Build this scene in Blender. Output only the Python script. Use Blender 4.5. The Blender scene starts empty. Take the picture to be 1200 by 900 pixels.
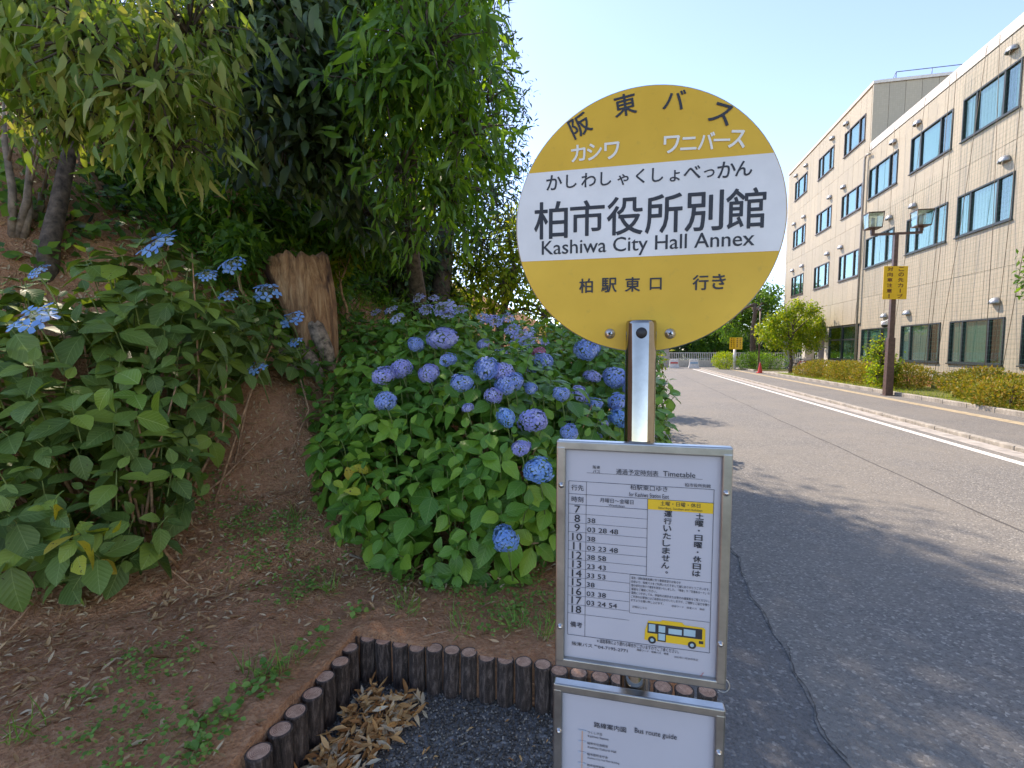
import bpy, math, random
import numpy as np
from mathutils import Vector, Matrix, noise
rng = np.random.default_rng(7); random.seed(7)
S = bpy.context.scene
C = S.collection
R = math.radians

# ------------------------------------------------------------------ camera, sky, sun, exposure
YAW, PITCH, EYE, FPX = R(13.3), R(4.0), 1.55, 570.0
cam_d = bpy.data.cameras.new('camera'); cam = bpy.data.objects.new('camera', cam_d); C.objects.link(cam)
cam_d.sensor_width = 36; cam_d.lens = 36 * FPX / 1200; cam_d.clip_start = .05; cam_d.clip_end = 3000
cam.location = (0, 0, EYE); cam.rotation_euler = (R(90) - PITCH, 0, YAW); S.camera = cam
SUN_EL, SUN_AZ = R(46), R(-41)          # azimuth from +Y towards +X
w = bpy.data.worlds.new('World'); S.world = w; w.use_nodes = True
nt = w.node_tree; nt.nodes.clear()
sky = nt.nodes.new('ShaderNodeTexSky'); sky.sky_type = 'NISHITA'; sky.sun_disc = False
sky.sun_elevation = SUN_EL; sky.sun_rotation = SUN_AZ; sky.altitude = 0; sky.air_density = .62; sky.dust_density = .1; sky.ozone_density = 1.2
bg = nt.nodes.new('ShaderNodeBackground'); bg.inputs[1].default_value = .15
wo = nt.nodes.new('ShaderNodeOutputWorld'); nt.links.new(sky.outputs[0], bg.inputs[0]); nt.links.new(bg.outputs[0], wo.inputs[0])
sd = bpy.data.lights.new('sun', 'SUN'); sun = bpy.data.objects.new('sun', sd); C.objects.link(sun)
sd.energy = 2.1; sd.angle = R(.55); sd.color = (1, .93, .82)
sdir = Vector((math.sin(SUN_AZ) * math.cos(SUN_EL), math.cos(SUN_AZ) * math.cos(SUN_EL), math.sin(SUN_EL)))
sun.rotation_euler = sdir.to_track_quat('Z', 'Y').to_euler()
S.view_settings.view_transform = 'Standard'; S.view_settings.look = 'None'; S.view_settings.gamma = 1
S.view_settings.exposure = 1.74
S.view_settings.use_white_balance = True; S.view_settings.white_balance_temperature = 7400; S.view_settings.white_balance_tint = 16
S.cycles.max_bounces = 6; S.cycles.transparent_max_bounces = 8; S.cycles.caustics_reflective = False; S.cycles.caustics_refractive = False
S.cycles.sample_clamp_indirect = 6

# ------------------------------------------------------------------ helpers
def ray(px, py):
    """direction (X,Y,Z) of the sight line through a photo pixel"""
    u = (px - 600) / FPX; v = (450 - py) / FPX
    fy = math.cos(PITCH) + v * math.sin(PITCH); z = -math.sin(PITCH) + v * math.cos(PITCH)
    return Vector((u * math.cos(YAW) - fy * math.sin(YAW), u * math.sin(YAW) + fy * math.cos(YAW), z))
def at(px, py, D):
    return Vector((0, 0, EYE)) + ray(px, py) * D
def onY(px, py, Y):
    r = ray(px, py); t = Y / r.y; return (r.x * t, EYE + r.z * t)
def lin(c):
    if isinstance(c, str):
        c = [int(c[i:i + 2], 16) / 255 for i in (0, 2, 4)]
    return tuple((x / 12.92 if x <= .04045 else ((x + .055) / 1.055) ** 2.4) for x in c[:3]) + (1,)
def tag(o, label=None, cat=None, group=None, kind=None):
    if label: o['label'] = label
    if cat: o['category'] = cat
    if group: o['group'] = group
    if kind: o['kind'] = kind
    return o
def wloc(o):
    p = Vector(o.location)
    while o.parent: p = p + o.matrix_parent_inverse.translation; o = o.parent; p = p + Vector(o.location)
    return p
def empty(name, loc=(0, 0, 0), rz=0):
    o = bpy.data.objects.new(name, None); o.location = loc; o.rotation_euler = (0, 0, rz); o.empty_display_size = .1
    C.objects.link(o); return o
def link(name, me, parent=None, world=True):
    o = bpy.data.objects.new(name, me); C.objects.link(o)
    if parent:
        o.parent = parent
        if world: o.matrix_parent_inverse = Matrix.Translation(-wloc(parent))
    return o
def copy_tree(o, parent=None):
    c = o.copy(); C.objects.link(c)
    if parent: c.parent = parent
    for ch in list(o.children): copy_tree(ch, c)
    return c
class MB:
    def __init__(s): s.v = []; s.f = []; s.m = []; s.sm = []
    def add(s, vs, fs, mi=0, sm=False):
        b = len(s.v); s.v += [tuple(x) for x in vs]
        for f in fs: s.f.append(tuple(b + i for i in f)); s.m.append(mi); s.sm.append(sm)
        return s
    def box(s, a, b, mi=0, M=None, taper=1):
        x0, y0, z0 = a; x1, y1, z1 = b; cx, cy = (x0 + x1) / 2, (y0 + y1) / 2
        vs = [(x0, y0, z0), (x1, y0, z0), (x1, y1, z0), (x0, y1, z0)] + [((x - cx) * taper + cx, (y - cy) * taper + cy, z1) for x, y in ((x0, y0), (x1, y0), (x1, y1), (x0, y1))]
        if M: vs = [M @ Vector(v) for v in vs]
        return s.add(vs, [(3, 2, 1, 0), (4, 5, 6, 7), (0, 1, 5, 4), (1, 2, 6, 5), (2, 3, 7, 6), (3, 0, 4, 7)], mi)
    def tube(s, pts, rad, n=8, mi=0, cap=True, sm=True, closed=False):
        pts = [Vector(p) for p in pts]
        if not hasattr(rad, '__len__'): rad = [rad] * len(pts)
        up = None; rings = []
        for i, p in enumerate(pts):
            if closed: t = (pts[(i + 1) % len(pts)] - pts[i - 1]).normalized()
            else: t = (pts[min(i + 1, len(pts) - 1)] - pts[max(i - 1, 0)]).normalized()
            if up is None:
                up = Vector((0, 0, 1)) if abs(t.z) < .9 else Vector((1, 0, 0))
            a = t.cross(up).normalized(); b = a.cross(t).normalized(); up = b
            rings.append([p + (a * math.cos(2 * math.pi * k / n) + b * math.sin(2 * math.pi * k / n)) * rad[i] for k in range(n)])
        vs = [q for r in rings for q in r]; fs = []
        m = len(pts)
        for i in range(m if closed else m - 1):
            for k in range(n):
                a0 = i * n + k; a1 = i * n + (k + 1) % n; j = (i + 1) % m
                fs.append((a0, a1, j * n + (k + 1) % n, j * n + k))
        b0 = len(s.v); s.add(vs, fs, mi, sm)
        if cap and not closed:
            s.f.append(tuple(b0 + k for k in range(n))[::-1]); s.f.append(tuple(b0 + (m - 1) * n + k for k in range(n))); s.m += [mi, mi]; s.sm += [False, False]
        return s
    def cyl(s, c, r, h, n=16, mi=0, r2=None, sm=True, axis='Z'):
        c = Vector(c); ax = {'X': Vector((1, 0, 0)), 'Y': Vector((0, 1, 0)), 'Z': Vector((0, 0, 1))}[axis]
        return s.tube([c, c + ax * h], [r, r if r2 is None else r2], n, mi, True, sm)
    def lathe(s, c, prof, n=16, mi=0, M=None):
        vs = []; fs = []
        for r, z in prof:
            for k in range(n): vs.append(Vector((r * math.cos(2 * math.pi * k / n), r * math.sin(2 * math.pi * k / n), z)))
        for i in range(len(prof) - 1):
            for k in range(n): fs.append((i * n + k, i * n + (k + 1) % n, (i + 1) * n + (k + 1) % n, (i + 1) * n + k))
        vs = [(M @ v if M else v) + Vector(c) for v in vs]
        return s.add(vs, fs, mi, True)
    def build(s, name, mats, parent=None, world=True):
        me = bpy.data.meshes.new(name); me.from_pydata(s.v, [], s.f)
        for m in (mats if isinstance(mats, (list, tuple)) else [mats]): me.materials.append(m)
        me.polygons.foreach_set('material_index', s.m); me.polygons.foreach_set('use_smooth', s.sm); me.update()
        return link(name, me, parent, world)
def bevel(o, wd=.003, seg=2):
    m = o.modifiers.new('b', 'BEVEL'); m.width = wd; m.segments = seg; m.limit_method = 'ANGLE'; return o

# ------------------------------------------------------------------ materials
def newmat(name):
    m = bpy.data.materials.new(name); m.use_nodes = True; t = m.node_tree; t.nodes.clear()
    out = t.nodes.new('ShaderNodeOutputMaterial'); b = t.nodes.new('ShaderNodeBsdfPrincipled'); t.links.new(b.outputs[0], out.inputs[0])
    return m, t, b, out
def N(t, typ, **kw):
    n = t.nodes.new(typ)
    for k, v in kw.items():
        if hasattr(n, k): setattr(n, k, v)
        else: n.inputs[k.replace('_', ' ')].default_value = v
    return n
def ramp(t, fac, stops):
    r = t.nodes.new('ShaderNodeValToRGB'); e = r.color_ramp.elements
    while len(e) < len(stops): e.new(.5)
    for i, (p, c) in enumerate(stops): e[i].position = p; e[i].color = lin(c) if isinstance(c, str) else (c if len(c) == 4 else tuple(c) + (1,))
    t.links.new(fac, r.inputs[0]); return r.outputs[0]
def texco(t): return t.nodes.new('ShaderNodeTexCoord').outputs['Object']
def worldpos(t): return t.nodes.new('ShaderNodeNewGeometry').outputs['Position']
def math_(t, op, a, b=None):
    n = t.nodes.new('ShaderNodeMath'); n.operation = op
    for i, x in enumerate((a, b)):
        if x is None: continue
        if isinstance(x, (int, float)): n.inputs[i].default_value = x
        else: t.links.new(x, n.inputs[i])
    return n.outputs[0]
def mixc(t, f, a, b, mode='MIX'):
    n = t.nodes.new('ShaderNodeMix'); n.data_type = 'RGBA'; n.blend_type = mode
    for i, x in ((0, f), (6, a), (7, b)):
        if isinstance(x, (int, float)): n.inputs[i].default_value = x
        elif isinstance(x, (tuple, str)): n.inputs[i].default_value = lin(x) if isinstance(x, str) else x
        else: t.links.new(x, n.inputs[i])
    return n.outputs[2]
def noise_(t, vec, scale, detail=4, rough=.6, dist=0):
    n = N(t, 'ShaderNodeTexNoise'); n.inputs['Scale'].default_value = scale; n.inputs['Detail'].default_value = detail; n.inputs['Roughness'].default_value = rough; n.inputs['Distortion'].default_value = dist
    if vec is not None: t.links.new(vec, n.inputs['Vector'])
    return n.outputs[0]
def voro(t, vec, scale, feature='F1', out=0, rnd=1):
    n = t.nodes.new('ShaderNodeTexVoronoi'); n.feature = feature; n.inputs['Scale'].default_value = scale; n.inputs['Randomness'].default_value = rnd
    t.links.new(vec, n.inputs['Vector']); return n.outputs[out]
def bump(t, b, h, s=.5, d=.01):
    n = t.nodes.new('ShaderNodeBump'); n.inputs['Strength'].default_value = s; n.inputs['Distance'].default_value = d
    t.links.new(h, n.inputs['Height']); t.links.new(n.outputs[0], b.inputs['Normal'])
def simple(name, col, rough=.6, metal=0, var=.08, scale=8, bs=.0, spec=None):
    m, t, b, o = newmat(name); c = lin(col) if isinstance(col, str) else tuple(col) + (1,)
    nz = noise_(t, texco(t), scale, 5)
    lo = tuple(x * (1 - var * 2) for x in c[:3]) + (1,); hi = tuple(min(1, x * (1 + var * 2)) for x in c[:3]) + (1,)
    t.links.new(ramp(t, nz, [(.3, lo), (.7, hi)]), b.inputs['Base Color'])
    b.inputs['Roughness'].default_value = rough; b.inputs['Metallic'].default_value = metal
    if spec is not None: b.inputs['Specular IOR Level'].default_value = spec
    if bs: bump(t, b, nz, bs, .01)
    return m
def leafmat(name, c1, c2, c3=None, trans=.35, rough=.42, vein=0, spots=0, tc=None, spec=.4):
    """leaf: colour varies leaf by leaf; pale veins; light passes through the blade"""
    m, t, b, out = newmat(name)
    at_ = N(t, 'ShaderNodeAttribute', attribute_name='rnd'); oi = t.nodes.new('ShaderNodeObjectInfo')
    r = math_(t, 'FRACT', math_(t, 'ADD', at_.outputs['Fac'], oi.outputs['Random']))
    st = [(0, c1), (.6, c2)] + ([(.97, c3)] if c3 else [])
    col = ramp(t, r, st)
    big = noise_(t, worldpos(t), 2.2, 2)
    col = mixc(t, math_(t, 'MULTIPLY', big, .35), col, mixc(t, 1.0, col, (.72, .80, .62, 1), 'MULTIPLY'))
    if vein:
        uv = t.nodes.new('ShaderNodeUVMap'); sp = t.nodes.new('ShaderNodeSeparateXYZ'); t.links.new(uv.outputs[0], sp.inputs[0])
        ax = math_(t, 'ABSOLUTE', math_(t, 'SUBTRACT', sp.outputs[0], .5))
        mid = math_(t, 'LESS_THAN', ax, .014)
        ph = math_(t, 'SINE', math_(t, 'MULTIPLY', math_(t, 'SUBTRACT', sp.outputs[1], math_(t, 'MULTIPLY', ax, .75)), 46))
        lat = math_(t, 'GREATER_THAN', ph, .93)
        v = math_(t, 'MAXIMUM', mid, math_(t, 'MULTIPLY', lat, .5))
        col = mixc(t, math_(t, 'MULTIPLY', v, vein), col, (.35, .46, .16, 1))
        bump(t, b, ph, .25, .002)
    if spots:
        sp_ = math_(t, 'GREATER_THAN', noise_(t, worldpos(t), 70, 2), spots)
        col = mixc(t, sp_, col, (.05, .03, .01, 1))
    t.links.new(col, b.inputs['Base Color']); b.inputs['Roughness'].default_value = rough; b.inputs['Specular IOR Level'].default_value = spec
    tr = t.nodes.new('ShaderNodeBsdfTranslucent'); tcol = mixc(t, 1.0, col, tc or (1.35, 1.3, .55, 1), 'MULTIPLY'); t.links.new(tcol, tr.inputs[0])
    mx = t.nodes.new('ShaderNodeMixShader'); mx.inputs[0].default_value = trans
    t.links.new(b.outputs[0], mx.inputs[1]); t.links.new(tr.outputs[0], mx.inputs[2]); t.links.new(mx.outputs[0], out.inputs[0])
    return m
M = {}
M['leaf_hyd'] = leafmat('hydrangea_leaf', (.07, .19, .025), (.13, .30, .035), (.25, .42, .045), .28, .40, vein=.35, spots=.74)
M['leaf_hyd_dark'] = leafmat('hydrangea_leaf_dull', (.075, .14, .03), (.14, .23, .045), (.26, .36, .05), .28, .5, vein=.4, spots=.71)  # duller green leaf colour of the lacecap bush
M['leaf_yellow'] = leafmat('yellowing_leaf', (.30, .38, .03), (.45, .46, .04), (.5, .35, .03), .3, .5, vein=.5, spots=.66)
M['leaf_oak'] = leafmat('oak_leaf', (.045, .11, .018), (.11, .24, .03), (.20, .34, .04), .5, .32, tc=(1.5, 1.45, .5, 1))
M['leaf_olive'] = leafmat('olive_leaf', (.11, .19, .03), (.21, .31, .055), (.38, .38, .13), .45, .5)
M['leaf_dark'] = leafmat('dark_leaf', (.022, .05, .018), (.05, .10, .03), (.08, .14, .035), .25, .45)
M['leaf_shade'] = leafmat('shade_leaf', (.03, .055, .022), (.065, .105, .035), (.14, .20, .05), .25, .38)  # darker leaf copy, canopy shade is put into the colour
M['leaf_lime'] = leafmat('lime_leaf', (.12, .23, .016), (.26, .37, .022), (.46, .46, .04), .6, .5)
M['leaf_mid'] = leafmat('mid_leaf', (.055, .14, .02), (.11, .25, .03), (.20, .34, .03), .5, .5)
M['leaf_azalea'] = leafmat('azalea_leaf', (.13, .18, .02), (.34, .31, .035), (.46, .27, .06), .3, .6)
M['weed'] = leafmat('weed_leaf', (.09, .20, .035), (.17, .33, .06), (.25, .38, .08), .3, .5)
M['dead'] = leafmat('dead_leaf', (.24, .12, .06), (.50, .31, .16), (.60, .47, .32), .1, .95, tc=(1, .8, .6, 1), spec=.02)
M['dead_orange'] = leafmat('dead_leaf_orange', (.36, .15, .05), (.62, .35, .14), (.60, .5, .36), .1, .75, tc=(1, .8, .6, 1), spec=.2)
M['debris'] = leafmat('debris', (.14, .07, .04), (.38, .21, .12), (.56, .40, .26), 0, .9, spec=.1)
M['petal_blue'] = leafmat('petal_blue', (.22, .34, .72), (.34, .46, .84), (.50, .58, .88), .3, .55, tc=(.8, .9, 1.2, 1))
M['petal_violet'] = leafmat('petal_violet', (.36, .37, .76), (.46, .47, .84), (.60, .60, .88), .3, .55, tc=(.9, .9, 1.2, 1))
M['petal_sky'] = leafmat('petal_sky', (.18, .38, .82), (.26, .48, .87), (.40, .58, .9), .3, .5, tc=(.8, 1, 1.2, 1))
M['petal_pink'] = leafmat('petal_pink', (.55, .12, .25), (.62, .2, .34), (.65, .3, .42), .3, .5, tc=(1.1, .8, .9, 1))
M['bud'] = simple('flower_bud', (.35, .38, .30), .8, var=.3, scale=90)
M['bark'] = simple('bark', (.10, .075, .055), .95, var=.35, scale=18, bs=.9)
M['bark_pale'] = simple('pale_bark', (.20, .155, .11), .9, var=.3, scale=16, bs=.7)
M['twig'] = simple('twig', (.42, .24, .13), .85, var=.3, scale=25, bs=.3)
M['stem_green'] = simple('green_stem', (.16, .22, .06), .7, var=.2, scale=20)
M['steel'] = simple('brushed_steel', (.42, .42, .42), .38, 1.0, var=.10, scale=30)
M['alu'] = simple('aluminium', (.40, .40, .39), .34, 1.0, var=.12, scale=14)
M['screw'] = simple('screw', (.6, .58, .55), .3, 1.0)
M['black'] = simple('black_rubber', (.02, .02, .022), .5)
M['ink'] = simple('ink', (.02, .022, .03), .55, var=.05)
M['paper'] = simple('paper', (.52, .51, .55), .35, var=.03, scale=3)
M['tape'] = simple('yellow_print', (.80, .50, .02), .5, var=.03)
M['white_print'] = simple('white_print', (.78, .75, .66), .5, var=.03)
M['win_frame'] = simple('window_frame', (.045, .05, .05), .45, .3)
M['win_frame2'] = simple('brown_window_frame', (.10, .075, .065), .45, .3)
M['hood'] = simple('vent_hood', (.38, .40, .42), .45, .6, var=.1)
M['concrete'] = simple('concrete', (.40, .37, .33), .9, var=.15, scale=5, bs=.3)
M['kerb'] = simple('kerbstone', (.36, .33, .28), .9, var=.2, scale=9, bs=.4)
M['brown_metal'] = simple('brown_paint', (.10, .058, .045), .45, .1, var=.15, scale=12)
M['glass_lamp'] = simple('lamp_glass', (.55, .60, .60), .15, var=.02)
M['white_paint'] = simple('white_paint', (.72, .72, .70), .5, var=.08)
M['road_white'] = simple('road_paint', (.74, .72, .66), .7, var=.12, scale=14, bs=.2)
M['green_rope'] = simple('green_net', (.10, .26, .20), .8)
M['rope'] = simple('brown_rope', (.20, .16, .11), .9)
M['red'] = simple('red_plastic', (.62, .05, .04), .45)
M['brick'] = simple('brick', (.36, .14, .08), .85, var=.2, scale=20, bs=.4)
M['wood_door'] = simple('wood_door', (.38, .17, .06), .6, var=.15, scale=6)
M['roof_tile'] = simple('roof_tile', (.16, .18, .20), .6)
M['plaster'] = simple('plaster', (.62, .58, .5), .85)
M['tyre'] = simple('tyre', (.025, .025, .025), .8)

# ------------------------------------------------------------------ leaf geometry
def leaf_shape(nl=5, nw=2, width=.6, peak=.42, tip=1.0, fold=.12, droop=.25, serr=0.0, curl=0):
    """unit leaf along +Y, upper face +Z. returns verts, quads, uv"""
    vs = []; uv = []; q = []
    for i in range(nl + 1):
        u = i / nl
        if u <= peak: hw = math.sin(math.pi / 2 * (u / peak)) ** .75
        else: hw = max(0, math.cos(math.pi / 2 * ((u - peak) / (1 - peak)))) ** tip
        hw = max(hw * width / 2, .006)
        if serr and 0 < i < nl: hw *= 1 + serr * (1 if i % 2 else -1)
        z0 = -droop * u * u
        for j in range(-nw, nw + 1):
            a = j / nw
            vs.append((hw * a, u - .05 * droop * u, z0 + fold * abs(a) * hw * 2 + curl * a * u * hw)); uv.append((.5 + a / 2 * hw / (width / 2), u))
    W = 2 * nw + 1
    for i in range(nl):
        for j in range(W - 1):
            a = i * W + j; q.append((a, a + 1, a + W + 1, a + W))
    return np.array(vs, float), np.array(q, int), np.array(uv, float)
HYD = [leaf_shape(6, 2, .66, .42, .9, .10, d, .05, c) for d, c in ((.25, .1), (.40, -.2), (.12, 0), (.32, .3))]
OAK = [leaf_shape(4, 1, .27, .5, .9, .15, d) for d in (.2, .45)]
OAKW = [leaf_shape(4, 1, .36, .55, 1.1, .15, d) for d in (.25, .5)]
OLIVE = [leaf_shape(4, 1, w_, .35, 1.3, .12, d) for d, w_ in ((.3, .24), (.6, .34), (.1, .28))]
TINY = [leaf_shape(2, 1, .5, .5, .9, .15, .2)]
ROUND = [leaf_shape(3, 1, .75, .45, .8, .1, .2)]
BLADE = [leaf_shape(3, 1, .05, .2, 1, .2, .5)]
DEAD = [leaf_shape(3, 1, .30, .45, 1, .35, d) for d in (-.25, .3)]
def norm(a): return a / (np.linalg.norm(a, axis=-1, keepdims=True) + 1e-9)
def frames(d, n):
    d = norm(d); x = norm(np.cross(d, n)); z = np.cross(x, d)
    return np.stack([x, d, z], axis=-1)          # columns x, y, z
def scatter_mesh(name, base, Rm, Sc, T, rnd, mat):
    bv, bf, buv = base; n = len(T); V = len(bv); F = len(bf)
    if n == 0: return None
    co = np.einsum('nij,vj->nvi', Rm, bv) * Sc[:, None, None] + T[:, None, :]
    fi = (bf[None] + (np.arange(n) * V)[:, None, None]).reshape(-1)
    k = bf.shape[1]
    me = bpy.data.meshes.new(name); me.vertices.add(n * V); me.vertices.foreach_set('co', co.reshape(-1).astype(np.float32))
    me.loops.add(n * F * k); me.loops.foreach_set('vertex_index', fi.astype(np.int32))
    me.polygons.add(n * F); me.polygons.foreach_set('loop_start', (np.arange(n * F) * k).astype(np.int32))
    me.polygons.foreach_set('use_smooth', np.ones(n * F, bool))
    a = me.attributes.new('rnd', 'FLOAT', 'FACE'); a.data.foreach_set('value', np.repeat(rnd, F).astype(np.float32))
    ul = me.uv_layers.new(name='UVMap'); ul.data.foreach_set('uv', np.tile(buv[bf.reshape(-1)], (n, 1)).reshape(-1).astype(np.float32))
    me.materials.append(mat); me.update(calc_edges=True); return me
def join_variants(name, bases, Rm, Sc, T, rnd, mat, parent=None, kind='stuff'):
    """all leaves in one mesh (variants concatenated as they share topology sizes)"""
    n = len(T)
    if n == 0: return None
    # average mixed variants: split, build and join through arrays
    idx = rng.integers(0, len(bases), n); cos = []; fis = []; uvs = []; rn = []; off = 0
    for b in range(len(bases)):
        s = idx == b; m = int(s.sum())
        if not m: continue
        bv, bf, buv = bases[b]; V = len(bv)
        co = np.einsum('nij,vj->nvi', Rm[s], bv) * Sc[s][:, None, None] + T[s][:, None, :]
        cos.append(co.reshape(-1, 3)); fis.append((bf[None] + (np.arange(m) * V)[:, None, None] + off).reshape(-1, bf.shape[1]))
        uvs.append(np.tile(buv[bf.reshape(-1)], (m, 1))); rn.append(np.repeat(rnd[s], len(bf))); off += m * V
    co = np.concatenate(cos); f = np.concatenate(fis); uv = np.concatenate(uvs); r = np.concatenate(rn); k = f.shape[1]
    me = bpy.data.meshes.new(name); me.vertices.add(len(co)); me.vertices.foreach_set('co', co.reshape(-1).astype(np.float32))
    me.loops.add(f.size); me.loops.foreach_set('vertex_index', f.reshape(-1).astype(np.int32))
    me.polygons.add(len(f)); me.polygons.foreach_set('loop_start', (np.arange(len(f)) * k).astype(np.int32)); me.polygons.foreach_set('use_smooth', np.ones(len(f), bool))
    a = me.attributes.new('rnd', 'FLOAT', 'FACE'); a.data.foreach_set('value', r.astype(np.float32))
    ul = me.uv_layers.new(name='UVMap'); ul.data.foreach_set('uv', uv.reshape(-1).astype(np.float32))
    me.materials.append(mat); me.update(calc_edges=True)
    o = link(name, me, parent)
    if kind: o['kind'] = kind
    return o
def leaf_meshes(name, bases, mat):
    out = []
    for b in bases:
        out.append(scatter_mesh(name, b, np.eye(3)[None], np.ones(1), np.zeros((1, 3)), np.zeros(1), mat))
    return out
def leaf_parts(name, meshes, Rm, Sc, T, parent):
    """single leaves as parts of their plant, sharing mesh data"""
    for i in range(len(T)):
        o = bpy.data.objects.new(name, meshes[i % len(meshes)]); C.objects.link(o); o.parent = parent
        m = Matrix.LocRotScale(None, Matrix(Rm[i].tolist()).to_quaternion(), Vector((Sc[i],) * 3)); m.translation = Vector(T[i]) - wloc(parent)
        o.matrix_local = m

# ------------------------------------------------------------------ terrain
def sstep(a, b, x): t = np.clip((x - a) / (b - a), 0, 1); return t * t * (3 - 2 * t)
def hz(X, Y):
    X = np.asarray(X, float); Y = np.asarray(Y, float)
    s = -X - .95 - np.maximum(0, 3.3 - Y) * .95 - np.maximum(0, Y - 6) * .05
    sp = np.maximum(s, 0)
    z = .15 + .05 * np.clip(-X, 0, 2) * (Y > 1) + .30 * np.minimum(sp, 1.1) + .85 * np.clip(sp - 1.1, 0, 4.5) + .4 * np.maximum(sp - 5.6, 0) * (1 - sstep(14, 40, sp) * .8)
    z = z + .05 * np.sin(X * 1.3 + Y * .7) * sstep(.3, 2, sp) + .03 * np.sin(X * 4 + Y * 3.1) * sstep(.2, 1.5, sp)
    z = z * (1 - sstep(.12, .33, X)) - .05 * sstep(.2, .34, X)
    pit = (X > -1.235) & (Y < 2.0)
    return np.where(pit, -.06, z)
def grid_mesh(name, xs, ys, zf, mat, kind='structure', parent=None):
    XX, YY = np.meshgrid(xs, ys); ZZ = zf(XX, YY); nx, ny = len(xs), len(ys)
    vs = np.stack([XX, YY, ZZ], -1).reshape(-1, 3)
    i = (np.arange(ny - 1)[:, None] * nx + np.arange(nx - 1)[None]).reshape(-1)
    fs = np.stack([i, i + 1, i + nx + 1, i + nx], -1)
    me = bpy.data.meshes.new(name); me.from_pydata(vs.tolist(), [], fs.tolist()); me.materials.append(mat)
    me.polygons.foreach_set('use_smooth', [True] * len(fs)); me.update()
    o = link(name, me, parent)
    if kind: o['kind'] = kind
    return o
m, t, b, o_ = newmat('soil'); wp = worldpos(t)
n1 = noise_(t, wp, 2.5, 6, .65); n2 = noise_(t, wp, 38, 5, .7); n3 = voro(t, wp, 70)
c = ramp(t, n2, [(.25, (.15, .068, .038)), (.5, (.42, .215, .115)), (.75, (.58, .37, .22))])
c = mixc(t, math_(t, 'MULTIPLY', n1, .8), c, (.46, .22, .11, 1))
t.links.new(c, b.inputs['Base Color']); b.inputs['Roughness'].default_value = .95; b.inputs['Specular IOR Level'].default_value = .15
bump(t, b, math_(t, 'ADD', n2, math_(t, 'MULTIPLY', n3, .5)), .9, .02); M['soil'] = m

m, t, b, o_ = newmat('far_ground'); wp = worldpos(t)
t.links.new(ramp(t, noise_(t, wp, .3, 5), [(.35, (.05, .085, .03)), (.65, (.13, .13, .07))]), b.inputs['Base Color']); b.inputs['Roughness'].default_value = .95; M['far'] = m

def asphalt(name, c1, c2, c3, warm=(.18, .165, .14), crack=True):
    m, t, b, o_ = newmat(name); wp = worldpos(t)
    v = voro(t, wp, 78, out=1); sp = t.nodes.new('ShaderNodeSeparateColor'); t.links.new(v, sp.inputs[0])
    vd = voro(t, wp, 78)
    col = ramp(t, sp.outputs[0], [(0, c1), (.55, c2), (.86, c2), (.93, c3), (1, tuple(min(1, x * 1.3) for x in c3))])
    f = noise_(t, wp, 220, 3, .7); col = mixc(t, .35, col, ramp(t, f, [(.3, c1), (.7, c3)]))
    L = noise_(t, wp, .55, 4, .6); col = mixc(t, math_(t, 'MULTIPLY', ramp(t, L, [(.4, (0, 0, 0)), (.65, (1, 1, 1))]), .5), col, warm + (1,))
    st = noise_(t, wp, 3.5, 5, .7); col = mixc(t, math_(t, 'MULTIPLY', ramp(t, st, [(.55, (0, 0, 0)), (.75, (1, 1, 1))]), .35), col, tuple(x * .45 for x in c2) + (1,))
    if crack:
        cr = voro(t, mixc(t, .06, wp, N(t, 'ShaderNodeTexNoise').outputs[1]), .33, 'DISTANCE_TO_EDGE'); ck = math_(t, 'LESS_THAN', cr, .0025)
        col = mixc(t, math_(t, 'MULTIPLY', ck, .6), col, (.03, .03, .03, 1))
    t.links.new(col, b.inputs['Base Color']); b.inputs['Roughness'].default_value = .82; b.inputs['Specular IOR Level'].default_value = .35
    bump(t, b, math_(t, 'ADD', math_(t, 'MULTIPLY', vd, -1.2), math_(t, 'MULTIPLY', f, .4)), .9, .005); return m
M['asphalt'] = asphalt('asphalt', (.09, .089, .086), (.205, .196, .182), (.37, .35, .31), (.27, .245, .205), crack=False)
M['asphalt2'] = asphalt('asphalt_side', (.09, .09, .09), (.19, .182, .17), (.32, .30, .27), (.24, .22, .19), crack=False)
M['asphalt3'] = asphalt('asphalt_verge', (.07, .07, .07), (.155, .15, .145), (.30, .29, .27), (.19, .18, .165), crack=False)

# setting sheets, each a few millimetres above the one below
grid_mesh('ground', np.linspace(-900, 900, 13), np.linspace(-200, 1500, 13), lambda x, y: x * 0 - .12, M['far'])
xs = np.concatenate([np.linspace(-60, -8, 40)[:-1], np.linspace(-8, -3.5, 60)[:-1], np.linspace(-3.5, .56, 190)]); xs = np.sort(np.append(xs, [-1.236, -1.234]))
ys = np.concatenate([np.linspace(-8, .4, 14)[:-1], np.linspace(.4, 4.5, 180)[:-1], np.linspace(4.5, 12, 110)[:-1], np.linspace(12, 70, 50)]); ys = np.sort(np.append(ys, [1.999, 2.001]))
def hz_d(X, Y):
    z = hz(X, Y)
    nz = np.array([noise.noise((a * 3.1, b * 3.1, 0)) * .025 + noise.noise((a * 11, b * 11, 3)) * .014 + noise.noise((a * 29, b * 29, 3)) * .007 for a, b in zip(X.ravel(), Y.ravel())]).reshape(X.shape)
    return z + nz * ((X < .3) & ~((X > -1.2) & (Y < 2.0)))
grid_mesh('hillside', xs, ys, hz_d, M['soil'])
def sheet(name, x0, x1, y0, y1, z, mat, nx=2, ny=60):
    return grid_mesh(name, np.linspace(x0, x1, nx), np.linspace(y0, y1, ny), lambda X, Y: X * 0 + z, mat)
sheet('pit_floor', -1.45, .37, -8, 2.2, -.016, M['asphalt3']); sheet('verge', .30, .88, -8, 60, -.001, M['asphalt3'])
tag(bpy.data.objects['pit_floor'], kind='structure')
def road_edge(X, Y): return X * 0
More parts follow.
